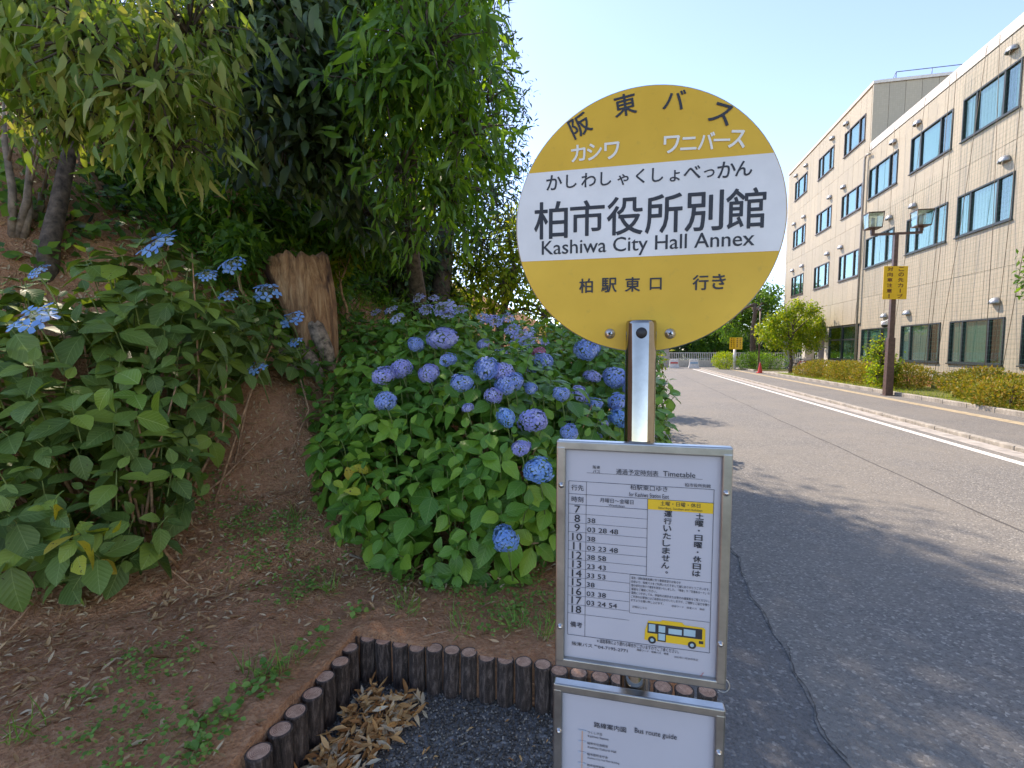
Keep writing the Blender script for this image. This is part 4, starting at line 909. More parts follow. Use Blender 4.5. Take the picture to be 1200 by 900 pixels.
# ------------------------------------------------------------------ trees of the wood
def crown_leaves(lumps, n_cl, per, size, droop, spread=.12, shell=.75):
    vol = np.array([l[1] ** 3 for l in lumps]); pick = rng.choice(len(lumps), n_cl, p=vol / vol.sum()); cc = np.array([l[0][:] for l in lumps])[pick]; rr = np.array([l[1] for l in lumps])[pick]
    u = rand_unit(n_cl); cl = cc + u * (rr * (1 - shell * rng.random(n_cl) ** 1.5))[:, None]
    tipd = norm(u * .6 + rng.normal(size=(n_cl, 3)) * .5 + np.array([0, 0, -droop * .5])); n = n_cl * per
    T = np.repeat(cl, per, 0) + rng.normal(size=(n, 3)) * spread * .35 + np.repeat(tipd, per, 0) * (rng.random(n)[:, None] - .7) * spread
    d = norm(np.repeat(tipd, per, 0) * .8 + rng.normal(size=(n, 3)) * .55 + np.array([0, 0, -droop])); nr = norm(rng.normal(size=(n, 3)) * .6 + np.array([.1, -.3, .8]))
    return frames(d, nr), rng.uniform(.45, 1.25, n) * size, T, cl
def tree(label, base, top, tr, lumps, n_cl, per, size, mat, shape, droop=.6, spread=.14, limbs=6, parts=0, name='tree', bark=None, group='trees on the wooded bank', shell=.75, twigs=True, bend=.1, cat='tree'):
    base = Vector(base); root = tag(empty(name, base), label, cat, group); top = Vector(top); bark = bark or M['bark']
    mb = MB(); K = 7; pts = [base.lerp(top, i / K) + Vector((bend * math.sin(i * 1.3), bend * math.cos(i * 1.1) * .6, 0)) * (i / K) for i in range(K + 1)]
    pts[0] = base - Vector((0, 0, .2)); mb.tube(pts, [tr * (1.25 if i == 0 else 1) * (1 - .6 * i / K) for i in range(K + 1)], 12); mb.build('trunk', bark, root)
    Rm, Sc, T, cl = crown_leaves(lumps, n_cl, per, size, droop, spread, shell)
    for l in lumps[:limbs]:
        s0 = pts[random.randint(3, K)]; e = Vector(l[0]); mid = s0.lerp(e, .5) + Vector((0, 0, .15 * (e - s0).length)); m2 = MB(); m2.tube([s0, s0.lerp(mid, .6), mid, mid.lerp(e, .5), e], [tr * .38, tr * .32, tr * .25, tr * .18, tr * .10], 7); m2.build('limb', bark, root)
    if twigs:
        m3 = MB(); cs = np.array([l[0][:] for l in lumps])
        for c_ in cl[::max(1, len(cl) // 420)]:
            j = np.argmin(np.linalg.norm(cs - c_, axis=1)); a_ = Vector(cs[j]); b_ = Vector(c_); m3.tube([a_.lerp(b_, .1), a_.lerp(b_, .55) + Vector((0, 0, .04)), b_], [.008 + tr * .04, .005 + tr * .02, .003], 4, cap=False)
        m3.build('twigs', bark, root)['kind'] = 'stuff'
    cr = empty('crown', (0, 0, 0)); cr.parent = root; cr.location = (0, 0, 0)
    if parts:
        camd = np.linalg.norm(T - np.array([0, 0, EYE]), axis=1); D_ = (T[:, 0] * -math.sin(YAW) + T[:, 1] * math.cos(YAW)); x_ = (T[:, 0] * math.cos(YAW) + T[:, 1] * math.sin(YAW)) / np.maximum(D_, .1)
        el = (T[:, 2] - EYE) / np.maximum(D_, .1); vis = (D_ > .5) & (abs(x_) < 1.05) & (el < .78); sc = np.where(vis, Sc / camd, 0); order = np.argsort(-sc * (1 + .3 * rng.random(len(T))))
        a_, b_ = order[:parts], order[parts:]; leaf_parts('leaf', leaf_meshes('leaf', shape, mat), Rm[a_], Sc[a_], T[a_], cr); join_variants('leaves', shape, Rm[b_], Sc[b_], T[b_], rng.random(len(b_)), mat, cr)
    else:
        bpy.data.objects.remove(cr); join_variants('crown', shape, Rm, Sc, T, rng.random(len(T)), mat, root)
    return root
def gbase(x, y): return (x, y, float(hz(x, y)) - .05)
# overhanging evergreen with long drooping leaves (centre top)
L1 = [Lp(450, 110, 3.7, .48), Lp(500, 60, 3.6, .55), Lp(540, 160, 4.0, .46), Lp(470, 200, 4.0, .42), Lp(535, 60, 4.2, .42), Lp(520, 230, 4.3, .38), Lp(500, -60, 4.0, .6), Lp(560, 190, 4.8, .4), Lp(525, 10, 4.6, .4), Lp(480, 270, 4.6, .3), Lp(570, 120, 4.9, .3), Lp(430, -120, 4.5, .8), Lp(540, 260, 4.8, .3)]
tree('bright green evergreen tree with long drooping leaves hanging over the hydrangeas', gbase(-3.0, 6.8), at(470, 40, 4.8), .13, L1, 1150, 8, .14, M['leaf_oak'], OAK, .6, .2, 8, 290, 'evergreen_tree')
L1b = [Lp(350, 60, 3.9, .5), Lp(340, 150, 4.1, .46), Lp(300, 20, 4.2, .55), Lp(390, 190, 4.4, .38), Lp(270, 110, 4.4, .46), Lp(400, 110, 4.4, .45), Lp(310, 200, 4.6, .3), Lp(360, -10, 4.4, .5), Lp(240, 60, 4.8, .5), Lp(430, 250, 4.9, .28)]
tree('dark evergreen tree in deep shade with broad hanging leaves above the stump', gbase(-4.4, 6.2), at(380, 60, 5.0), .17, L1b, 850, 8, .17, M['leaf_shade'], OAKW, .5, .22, 8, 250, 'evergreen_tree')  # left part of the canopy, its shade put into the leaf colour
# olive tree at the upper left with leaning trunk
L2 = [Lp(120, 60, 2.6, .38), Lp(180, 110, 2.6, .34), Lp(60, 10, 2.9, .4), Lp(200, 170, 2.8, .26), Lp(220, 40, 2.9, .35), Lp(90, 130, 3.1, .3), Lp(250, 130, 3.2, .2), Lp(20, 70, 3.0, .4)]
tr0 = gp(48, 325, lift=0)
tree('slender leaning tree with pale olive pointed leaves above the lacecap hydrangea', tr0, at(112, 60, 4.4), .07, L2, 620, 7, .125, M['leaf_olive'], OLIVE, .8, .22, 5, 260, 'tree', M['bark'], bend=.02)
# slim bare stems beside it
for i, (a_, b_) in enumerate((((15, 285), (5, 120)), ((20, 285), (45, 150)), ((27, 285), (38, 190)), ((40, 262), (55, 215)))):
    g = gp(a_[0], a_[1] - 5, lift=0); dd = (g - Vector((0, 0, EYE))).length * .85; e = at(b_[0], b_[1], max(2, (g.y * math.cos(YAW) - g.x * math.sin(YAW))))
    r0 = tag(empty('bare_sapling', g), ['tall outermost bare sapling stem at the edge of the wood', 'second thin sapling stem, forked, left of the leaning trunk', 'short straight sapling stem between two taller stems', 'faint low sapling stem nearest the leaning trunk'][i], 'sapling', 'bare sapling stems in the wood')
    mb = MB(); mb.tube([g, g.lerp(e, .35) + Vector((.03, 0, 0)), g.lerp(e, .7) - Vector((.02, 0, 0)), e], [.03, .026, .02, .012], 7); mb.build('stem', M['bark_pale'], r0)
    mb = MB(); q = g.lerp(e, .55); mb.tube([q, q + Vector((.1, 0, .25)), q + Vector((.22, .05, .55))], [.014, .01, .005], 6); mb.build('side_twig', M['bark_pale'], r0)
# far dark tree whose outline meets the sky
L3 = [Lp(555, 60, 9.5, .9), Lp(575, 150, 9.0, .75), Lp(578, 225, 9, .75), Lp(520, -20, 9.5, 1.0), Lp(530, 130, 9.8, 1.3), Lp(560, 280, 9.5, .8), Lp(600, 190, 9.2, .45), Lp(520, 40, 10, 1.5), Lp(596, 105, 9.2, .5), Lp(520, 220, 10.5, 1.3), Lp(490, -110, 10, 1.3)]
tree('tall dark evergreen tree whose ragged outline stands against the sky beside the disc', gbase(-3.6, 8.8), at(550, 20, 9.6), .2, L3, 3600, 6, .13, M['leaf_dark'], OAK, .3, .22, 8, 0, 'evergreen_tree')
# yellow green tree left of and below the disc
L4 = [Lp(600, 330, 9.5, .75), Lp(640, 370, 9.5, .6), Lp(560, 320, 10, .9), Lp(620, 290, 10, .7), Lp(665, 400, 9, .5), Lp(590, 260, 10.5, .6), Lp(540, 380, 9.5, .7), Lp(700, 400, 10, .7), Lp(740, 410, 12, .8)]
tree('yellow green backlit tree between the dark evergreen and the yellow disc', gbase(-2.6, 9.3), at(600, 310, 9.9), .12, L4, 1700, 6, .12, M['leaf_lime'], TINY, .3, .25, 6, 0, 'tree')
# bright shrub behind the stump
L5 = [Lp(330, 240, 5.6, .5), Lp(400, 260, 5.8, .4), Lp(440, 290, 6.2, .35), Lp(280, 215, 5.8, .5), Lp(300, 262, 5.4, .3), Lp(470, 250, 6.4, .4), Lp(380, 210, 6.4, .5)]
tree('bright green shrubby tree directly behind the stump', gbase(-5.0, 5.2), at(350, 230, 5.9), .05, L5, 620, 7, .15, M['leaf_mid'], OAK, .4, .2, 5, 0, 'tree')
for i, (px, py, D, rr, mt, lb) in enumerate(((70, 290, 4.2, .28, 'leaf_shade', 'low leafy shrub hiding the foot of the leaning trunk'), (10, 300, 4.0, .25, 'leaf_mid', 'leafy shoots at the foot of the outermost sapling'), (45, 235, 4.9, .42, 'leaf_mid', 'low shrub at the foot of the bare saplings'), (120, 255, 4.7, .38, 'leaf_shade', 'dull green shrub just right of the leaning trunk'), (175, 215, 5.2, .45, 'leaf_mid', 'green shrub above the lacecap heads on the slope'), (235, 235, 5.0, .42, 'leaf_mid', 'bright shrub left of the stump on the slope'), (150, 160, 6.0, .6, 'leaf_shade', 'dark shrub midway up the slope'), (60, 160, 6.2, .6, 'leaf_shade', 'dark shrub behind the sapling stems'), (250, 175, 6.2, .6, 'leaf_lime', 'sunlit yellow green shrub deep in the wood'), (400, 285, 6.2, .4, 'leaf_lime', 'light green shrub right behind the stump top'), (280, 285, 4.7, .22, 'leaf_mid', 'small leafy shoots touching the stump on its shaded side'))):
    c_ = at(px, py, D); lumps = [(c_ + Vector((random.uniform(-.8, .8), random.uniform(-.5, .5), random.uniform(-.7, .5))) * rr, rr * random.uniform(.4, .65)) for _ in range(6)]
    tree(lb, gbase(c_.x, c_.y + .1), c_, .02, lumps, int(420 * rr / .45), 6, .12, M[mt], OAKW + OLIVE, .25, .16, 5, 0, 'shrub', M['twig'], 'shrubs on the wooded slope', shell=.85, cat='shrub')
# backdrop trees further up
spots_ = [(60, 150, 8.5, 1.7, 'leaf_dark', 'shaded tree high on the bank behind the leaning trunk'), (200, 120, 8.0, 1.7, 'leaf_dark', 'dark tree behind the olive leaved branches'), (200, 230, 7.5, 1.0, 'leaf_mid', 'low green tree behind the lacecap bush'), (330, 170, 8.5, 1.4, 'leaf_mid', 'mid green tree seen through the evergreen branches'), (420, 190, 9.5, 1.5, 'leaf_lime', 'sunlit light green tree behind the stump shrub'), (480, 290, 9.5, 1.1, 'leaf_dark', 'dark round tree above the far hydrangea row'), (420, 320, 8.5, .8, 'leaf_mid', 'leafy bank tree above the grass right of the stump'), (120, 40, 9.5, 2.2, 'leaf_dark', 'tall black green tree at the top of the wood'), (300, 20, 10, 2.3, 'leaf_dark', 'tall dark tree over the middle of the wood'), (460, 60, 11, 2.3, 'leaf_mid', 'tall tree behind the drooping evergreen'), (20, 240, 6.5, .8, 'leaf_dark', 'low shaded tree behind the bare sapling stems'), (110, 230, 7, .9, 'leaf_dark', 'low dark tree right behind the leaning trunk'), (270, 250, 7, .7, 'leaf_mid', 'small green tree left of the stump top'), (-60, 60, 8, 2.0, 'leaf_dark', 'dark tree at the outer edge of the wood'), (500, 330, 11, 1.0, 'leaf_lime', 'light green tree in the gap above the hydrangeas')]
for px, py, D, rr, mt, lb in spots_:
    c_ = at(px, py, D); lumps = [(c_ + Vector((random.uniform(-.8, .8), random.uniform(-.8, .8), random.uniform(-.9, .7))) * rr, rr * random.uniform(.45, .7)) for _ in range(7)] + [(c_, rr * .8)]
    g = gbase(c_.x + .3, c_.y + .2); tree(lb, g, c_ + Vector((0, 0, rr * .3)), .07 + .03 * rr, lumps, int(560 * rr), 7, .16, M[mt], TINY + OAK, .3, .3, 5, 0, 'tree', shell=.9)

# ------------------------------------------------------------------ city hall annex
m, t, b, o_ = newmat('facade_tile'); wp = worldpos(t); mp = t.nodes.new('ShaderNodeMapping'); mp.inputs['Rotation'].default_value = (0, R(90), 0); t.links.new(wp, mp.inputs[0])
sp = t.nodes.new('ShaderNodeSeparateXYZ'); t.links.new(wp, sp.inputs[0]); cb = t.nodes.new('ShaderNodeCombineXYZ'); t.links.new(math_(t, 'ADD', sp.outputs[1], sp.outputs[0]), cb.inputs[0]); t.links.new(sp.outputs[2], cb.inputs[1])
br = t.nodes.new('ShaderNodeTexBrick'); br.offset = 0; br.inputs['Scale'].default_value = 1; br.inputs['Brick Width'].default_value = .105; br.inputs['Row Height'].default_value = .105; br.inputs['Mortar Size'].default_value = .005; br.inputs['Mortar Smooth'].default_value = .2
br.inputs['Color1'].default_value = (.44, .39, .285, 1); br.inputs['Color2'].default_value = (.475, .42, .31, 1); br.inputs['Mortar'].default_value = (.39, .345, .255, 1); t.links.new(cb.outputs[0], br.inputs[0])
oi = t.nodes.new('ShaderNodeObjectInfo'); col = mixc(t, 1.0, br.outputs[0], ramp(t, oi.outputs['Random'], [(0, (.90, .90, .90)), (1, (1.04, 1.02, 1.0))]), 'MULTIPLY')
stn = noise_(t, wp, .8, 5, .7); col = mixc(t, math_(t, 'MULTIPLY', ramp(t, stn, [(.45, (0, 0, 0)), (.75, (1, 1, 1))]), .22), col, (.33, .29, .25, 1))
t.links.new(col, b.inputs['Base Color']); b.inputs['Roughness'].default_value = .65; M['tile'] = m
M['joint'] = simple('joint_filler', (.30, .25, .2), .9)
m, t, b, o_ = newmat('window_glass'); b.inputs['Base Color'].default_value = (.35, .45, .45, 1); b.inputs['Roughness'].default_value = .03
gl = t.nodes.new('ShaderNodeBsdfGlossy'); gl.inputs[0].default_value = (.72, .84, .80, 1); gl.inputs[1].default_value = .02; trn = t.nodes.new('ShaderNodeBsdfTransparent'); trn.inputs[0].default_value = (.70, .80, .77, 1)
fr = t.nodes.new('ShaderNodeLayerWeight'); fr.inputs[0].default_value = .5; mx = t.nodes.new('ShaderNodeMixShader'); t.links.new(math_(t, 'ADD', math_(t, 'MULTIPLY', math_(t, 'POWER', fr.outputs[1], 3), .6), .16), mx.inputs[0]); t.links.new(trn.outputs[0], mx.inputs[1]); t.links.new(gl.outputs[0], mx.inputs[2]); t.links.new(mx.outputs[0], o_.inputs[0]); M['glass'] = m
m, t, b, o_ = newmat('curtain'); wp = worldpos(t); sp = t.nodes.new('ShaderNodeSeparateXYZ'); t.links.new(wp, sp.inputs[0]); oi = t.nodes.new('ShaderNodeObjectInfo')
t.links.new(ramp(t, oi.outputs['Random'], [(0, (.26, .60, .50)), (.4, (.60, .72, .66)), (.7, (.42, .60, .56)), (1, (.20, .48, .40))]), b.inputs['Base Color']); b.inputs['Roughness'].default_value = .8; M['curtain'] = m
M['dark_in'] = simple('dark_interior', (.03, .035, .035), .8)
BX = 12.3
an = tag(empty('city_hall_annex', (BX, 25, 0)), 'long beige tiled office building with rows of dark framed windows beyond the sidewalk', 'building')
near_w = [(12.0, 14.85), (16.1, 19.0), (19.75, 22.6), (23.2, 26.1), (27.2, 30.0)]; far_w = [(30.75, 33.35), (34.85, 37.35), (39.45, 42.05)]
near_f = [(1.05, 2.66), (5.87, 7.42), (9.45, 11.0)]; far_f = [(5.65, 7.12), (9.3, 10.62), (12.88, 14.25)]
core = MB(); core.box((BX + .10, -6, 0), (28, 30.15, 12.25)); core.box((BX + .10, 30.16, 3.05), (28, 43.75, 15.45)); core.box((BX + 2.6, 34.5, 0), (28, 43.6, 3.04)); core.box((BX + .1, 30.16, 0), (BX + 2.6, 30.6, 3.04))
core.build('wall_core', M['joint'], an)
pm = {}
def panel(y0, y1, z0, z1, far=False):
    g = .006; key = (round(y1 - y0, 3), round(z1 - z0, 3)); 
    if key not in pm: q = MB().box((0, 0, 0), (.099, y1 - y0 - 2 * g, z1 - z0 - 2 * g)).build('facade_panel', M['tile'], an, False); pm[key] = q.data; o = q
    else: o = bpy.data.objects.new('facade_panel', pm[key]); C.objects.link(o); o.parent = an
    o.location = Vector((BX + random.uniform(-.003, .003), y0 + g, z0 + g)) - Vector(an.location)
def split(a_, b_, w_=.6):
    n = max(1, round((b_ - a_) / w_)); return [(a_ + (b_ - a_) * i / n, a_ + (b_ - a_) * (i + 1) / n) for i in range(n)]
def facade(wins, floors, bands, y0, y1):
    edges = []; cur = y0
    for a_, b_ in wins:
        if a_ > cur + .05: edges += [(c_[0], c_[1], False) for c_ in split(cur, a_)]
        edges += [(c_[0], c_[1], True) for c_ in split(a_, b_)]; cur = b_
    if y1 > cur + .05: edges += [(c_[0], c_[1], False) for c_ in split(cur, y1)]
    for (z0, z1), fl in zip(bands, floors):
        for a_, b_, w_ in edges:
            if w_ and fl: panel(a_, b_, z0, fl[0]); panel(a_, b_, fl[1], z1)
            else: panel(a_, b_, z0, z1)
facade(near_w, near_f, [(.15, 4.35), (4.35, 8.45), (8.45, 12.0)], 12.0, 30.15)
facade(far_w, far_f, [(4.35, 8.45), (8.45, 12.0), (12.0, 15.3)], 30.17, 43.8)
for a_, b_ in split(30.17, 43.8, .6): panel(a_, b_, 3.0, 4.35)
# blank wall outside the frame and ends
MB().box((BX, -6, 0), (BX + .1, 11.99, 12.2)).build('side_wall', M['tile'], an)
# stepped wall of the taller block facing the camera
for i, (a_, b_) in enumerate(split(BX, 24, .75)):
    q = MB().box((a_ + .008, 30.05, 12.25), (b_ - .008, 30.155, 15.38)); q.build('facade_panel', M['tile'], an)
MB().box((BX - .03, -6, 12.02), (BX + .22, 30.02, 12.42)).build('parapet_coping', simple('coping', (.66, .62, .55), .6), an)
c2_ = MB(); c2_.box((BX - .03, 30.0, 15.4), (BX + .2, 43.85, 15.55)); c2_.box((BX + .201, 29.98, 15.402), (24.1, 30.2, 15.552)); c2_.build('parapet_coping', bpy.data.materials['coping'], an)
# window in the stepped wall
wnd = MB().box((15.4, 30.0, 12.9), (17.4, 30.04, 14.2)).build('window', M['win_frame'], an); MB().box((15.5, 29.985, 13.0), (17.3, 29.998, 14.1)).build('pane', M['dark_in'], wnd)
rl = MB(); rl.tube([(BX + .9, 30.3, 15.5), (BX + 1.1, 30.3, 16.0), (24, 30.3, 16.0)], .02, 6); rl.tube([(BX + 1.1, 30.3, 16.0), (BX + 1.1, 30.3, 15.5)], .02, 6)
for x in np.arange(15, 24, 1.5): rl.tube([(x, 30.3, 15.5), (x, 30.3, 16.0)], .018, 5)
rl.build('roof_railing', simple('dark_rail', (.12, .12, .13), .5, .5), an)
def window(y0, y1, z0, z1, near=True):
    x = BX; fr_ = MB(); w_ = .055; fm = M['win_frame'] if near else M['win_frame2']
    fr_.box((x - .035, y0, z0), (x + .095, y0 + w_, z1)); fr_.box((x - .035, y1 - w_, z0), (x + .095, y1, z1)); fr_.box((x - .036, y0 + w_, z0), (x + .095, y1 - w_, z0 + w_)); fr_.box((x - .036, y0 + w_, z1 - w_), (x + .095, y1 - w_, z1))
    f_ = fr_.build('window', fm, an); W_ = y1 - y0
    cuts = [0, .26, .74, 1]
    MB().box((x - .075, y0 - .04, z0 - .045), (x - .002, y1 + .04, z0 - .004)).build('sill', fm, f_)
    for i in range(3):
        a_, b_ = y0 + W_ * cuts[i], y0 + W_ * cuts[i + 1]
        if i: MB().box((x - .025, a_ - .04, z0 + w_), (x + .09, a_ + .04, z1 - w_)).build('mullion', fm, f_)
        o = MB().box((x + .03, a_ + .045, z0 + w_), (x + .036, b_ - .045, z1 - w_)).build('pane', M['glass'], f_)
        MB().box((x + .0995, a_ + .0, z0 + .01), (x + .104, b_ - .0, z1 - .01)).build('interior', M['dark_in'], f_)
        n_ = 26; vs_ = []
        lo, hi = (a_ + .05, b_ - .05) if not (i == 0 and random.random() < .5) else (a_ + .05, a_ + .3)
        for q in range(n_ + 1):
            y = lo + (hi - lo) * q / n_; dx = .012 * math.sin(q * 2.1) + .005 * random.uniform(-1, 1); vs_ += [(x + .07 + dx, y, z0 + .06), (x + .07 + dx * .7, y, z1 - .06)]
        cu = MB(); cu.add(vs_, [(2 * q, 2 * q + 2, 2 * q + 3, 2 * q + 1) for q in range(n_)], 0, True); cu.build('curtain', M['curtain'], f_)
for z0, z1 in near_f:
    for y0, y1 in near_w: window(y0, y1, z0, z1)
for z0, z1 in far_f:
    for y0, y1 in far_w: window(y0, y1, z0, z1, False)
def hood(y, z):
    mb = MB(); n_ = 12; prof = []
    vs_ = []; fs_ = []
    for j in range(6):
        f = j / 5; r_ = .21 * math.cos(f * math.pi / 2 * .92); dx = .20 * math.sin(f * math.pi / 2)
        for q in range(n_ + 1): a = math.pi * q / n_; vs_.append((BX - .01 - dx, y + r_ * math.cos(a), z + r_ * math.sin(a) * 1.05))
    for j in range(5):
        for q in range(n_): fs_.append((j * 13 + q, j * 13 + q + 1, (j + 1) * 13 + q + 1, (j + 1) * 13 + q))
    mb.add(vs_, fs_, 0, True); o = mb.build('vent_hood', M['hood'], an); m_ = o.modifiers.new('s', 'SOLIDIFY'); m_.thickness = .012
for z in (3.13, 7.85, 11.4):
    for y in (20.2, 25.6, 27.6, 13.0, 17.0): hood(y, z)
for z in (7.55, 11.05, 14.65):
    for y in (33.1, 35.1, 39.7, 41.8): hood(y, z)
# drainpipes
for y, zt_ in ((30.35, 11.85),):
    mb = MB(); mb.tube([(BX - .12, y, .1), (BX - .12, y, zt_ - .2), (BX - .12, y - .06, zt_ - .03), (BX - .12, y - .25, zt_), (BX - .12, y - .55, zt_ - .08)], .055, 10); mb.build('drainpipe', simple('drainpipe_grey', (.34, .32, .29), .5, .3), an)
MB().tube([(BX - .10, 12.0, .1), (BX - .10, 12.0, 12.0)], .05, 10).build('drainpipe', bpy.data.materials['drainpipe_grey'], an)
# glazed entrance and recess
ent = MB(); 
for y in (30.75, 32.6, 34.45): ent.box((BX + .02, y - .06, .1), (BX + .14, y + .06, 2.98))
for z in (.12, 1.0, 2.15, 2.92): ent.box((BX + .03, 30.81, z - .04), (BX + .13, 34.39, z + .04))
ef = ent.build('entrance_screen', M['win_frame'], an)
for y0, y1 in ((30.82, 32.54), (32.66, 34.38)):
    for z0, z1 in ((.17, .95), (1.05, 2.1), (2.2, 2.87)): MB().box((BX + .07, y0, z0), (BX + .076, y1, z1)).build('pane', M['glass'], ef)
MB().box((BX + .6, 30.65, .1), (BX + .65, 34.4, 2.95)).build('blind', simple('blind', (.40, .50, .50), .8), ef)
for y in (34.9, 39.0, 43.4): MB().box((BX + .05, y - .3, .07), (BX + .65, y + .3, 3.0)).build('pillar', M['plaster'], an)
MB().box((BX + 2.5, 35.4, .07), (BX + 2.59, 36.8, 2.6)).build('door', M['wood_door'], an)
MB().box((BX + .1, 34.5, 3.02), (BX + 2.6, 43.7, 3.06)).build('soffit', M['plaster'], an)
MB().box((BX + .2, 34.50, .07), (BX + 2.6, 34.62, 3.0)).build('wood_panel', M['wood_door'], an)
MB().box((BX - .02, -6, .0), (BX + .09, 30.1, .148)).build('plinth', M['concrete'], an)
# green climbing net and ropes hung from the parapet
nt_ = tag(empty('climbing_net', (BX - .3, 20, .1)), 'fine green plant net and ropes hanging in front of the near windows of the building', 'net')
mb = MB(); xn_ = BX - .28
def strand(a_, b_, w_=.0022):
    a_, b_ = Vector(a_), Vector(b_); d = (b_ - a_).normalized(); s_ = Vector((0, d.z, -d.y)) * w_; mb.add([a_ - s_, a_ + s_, b_ + s_, b_ - s_], [(0, 1, 2, 3)]); s2 = Vector((w_, 0, 0)); mb.add([a_ - s2, a_ + s2, b_ + s2, b_ - s2], [(0, 1, 2, 3)])
for y0, y1, zt_ in ((14.5, 22.9, 12.0), (23.0, 30.0, 8.6)):
    for y in np.arange(y0, y1, .16): strand((xn_, y, .3), (xn_, y + .05, zt_))
    for z in np.arange(.3, zt_, .16):
        seg = 4; ys_ = np.linspace(y0, y1, seg + 1)
        for i in range(seg): strand((xn_, ys_[i], z - (.05 if i % 2 else 0)), (xn_, ys_[i + 1], z - (0 if i % 2 else .05)))
mb.build('net_mesh', M['green_rope'], nt_)['kind'] = 'stuff'
for ya, yb in ((15.0, 15.4), (17.9, 18.9), (19.2, 19.3), (21.0, 22.4), (22.6, 22.9), (23.0, 23.1), (24.6, 25.9), (27.0, 26.6), (29.2, 29.9), (20.4, 19.6)):
    MB().tube([(xn_ - .02, ya, 12.1), (xn_ - .10, (ya + yb) / 2, 6), (xn_ - .3, yb, .2)], .009, 5).build('rope', M['rope'], nt_)

# ------------------------------------------------------------------ hedges, shrubs, lawn strip
def bush_mass(name, label, x0, x1, y0, y1, z0, h, n, size, mat, cat='hedge', shape=TINY, group=None, kind=None):
    root = tag(empty(name, ((x0 + x1) / 2, (y0 + y1) / 2, z0)), label, cat, group, kind)
    nl = max(2, int((y1 - y0) / .8)); lumps = [(Vector((random.uniform(x0 + .3, x1 - .3), y0 + (y1 - y0) * (i + .5) / nl, z0 + h * random.uniform(.35, .55))), 1) for i in range(nl)]
    P = []; cnt_ = 0
    u = rand_unit(n, -.75); ii = rng.integers(0, nl, n); c_ = np.array([lumps[i][0][:] for i in ii]); rx = (x1 - x0) / 2; ry = (y1 - y0) / nl * .95
    hv = np.array([random.uniform(.45, .66) for _ in range(nl)])[ii] * h
    T = c_ + u * np.stack([np.full(n, rx), np.full(n, ry), hv], -1) * (1 - .35 * rng.random(n) ** 2)[:, None]
    T += rng.normal(size=T.shape) * .03; d = norm(u * .7 + rng.normal(size=(n, 3)) * .6 + np.array([0, 0, .5])); join_variants('foliage', shape, frames(d, rng.normal(size=(n, 3))), rng.uniform(.6, 1.2, n) * size, T, rng.random(n), mat, root)
    mb = MB()
    for l, _ in lumps:
        for _k in range(3): mb.tube([(l.x, l.y, z0 - .03), (l.x + random.uniform(-.2, .2), l.y + random.uniform(-.2, .2), l.z + h * .3)], [.015, .006], 5, cap=False)
    mb.build('stems', M['bark'], root)['kind'] = 'stuff'; return root
HG = 'azalea hedges in front of the building'
bush_mass('azalea_hedge', 'yellow green azalea hedge to the right of the street lamp', 9.0, 10.7, 11.5, 17.6, .12, .80, 24000, .085, M['leaf_azalea'], group=HG)
bush_mass('azalea_hedge', 'low broken azalea clump just behind the street lamp foot', 10.2, 11.2, 17.4, 19.4, .12, .7, 4000, .085, M['leaf_azalea'], group=HG)
bush_mass('azalea_hedge', 'golden azalea hedge to the left of the street lamp by the entrance', 9.1, 10.8, 20.5, 29.5, .12, .85, 24000, .085, M['leaf_azalea'], group=HG)
bush_mass('clipped_hedge', 'dark green clipped hedge at the foot of the far roadside tree', 9.0, 11.5, 38.5, 42, .12, 1.3, 5000, .12, M['leaf_mid'], group='green hedges at the road bend')
bush_mass('clipped_hedge', 'round green hedge beside the far yellow sign post', 6.9, 8.4, 40.3, 42, .12, 1.25, 2600, .12, M['leaf_lime'], group='green hedges at the road bend')
n = 16000; X = rng.uniform(8.8, 12.0, n); Y = rng.uniform(10, 33, n); ok = rng.random(n) < np.where(X < 9.3, 1, .5); X, Y = X[ok], Y[ok]; n = len(X)
d = norm(rng.normal(size=(n, 3)) * .4 + np.array([0, 0, 1])); o = join_variants('grass_strip', BLADE, frames(d, rng.normal(size=(n, 3))), rng.uniform(.06, .16, n), np.stack([X, Y, np.full(n, .12)], -1), rng.random(n), M['leaf_lime'])

# far trees (own bases on flat ground)
def flat_tree(label, base, h, tr, lumps, n_cl, per, size, mat, shape=TINY, name='tree', **kw):
    return tree(label, base, (base[0], base[1], h), tr, lumps, n_cl, per, size, mat, shape, kw.pop('droop', .2), kw.pop('spread', .3), kw.pop('limbs', 6), 0, name, **kw)
G2 = 'trees lining the far road'
L = [Lp(878, 365, 41, 1.9), Lp(862, 378, 41, 1.5), Lp(900, 358, 41, 1.6), Lp(890, 345, 42, 1.3), Lp(850, 385, 40, 1.1), Lp(910, 375, 41, 1.4), Lp(905, 345, 42, 1.0), Lp(870, 350, 42, 1.2)]
flat_tree('tall roadside tree with brown trunk beside the far yellow sign', (9.75, 42.3, .1), 5.2, .28, L, 1500, 6, .26, M['leaf_mid'], group=G2, spread=.5)
L = [Lp(x_, y_, 31 + random.uniform(-.9, .9), r_) for x_, y_, r_ in ((935, 362, .6), (950, 366, .6), (920, 370, .6), (962, 376, .55), (905, 380, .6), (925, 382, .7), (945, 382, .7), (970, 384, .4), (898, 393, .55), (915, 395, .65), (938, 396, .7), (958, 393, .55), (905, 404, .4), (925, 407, .5), (950, 405, .45), (972, 396, .3), (890, 385, .3))]
flat_tree('spreading bright green maple tree before the building entrance', (9.95, 33.6, .1), 3.0, .11, L, 1700, 6, .17, M['leaf_lime'], name='maple_tree', group=G2, spread=.35)
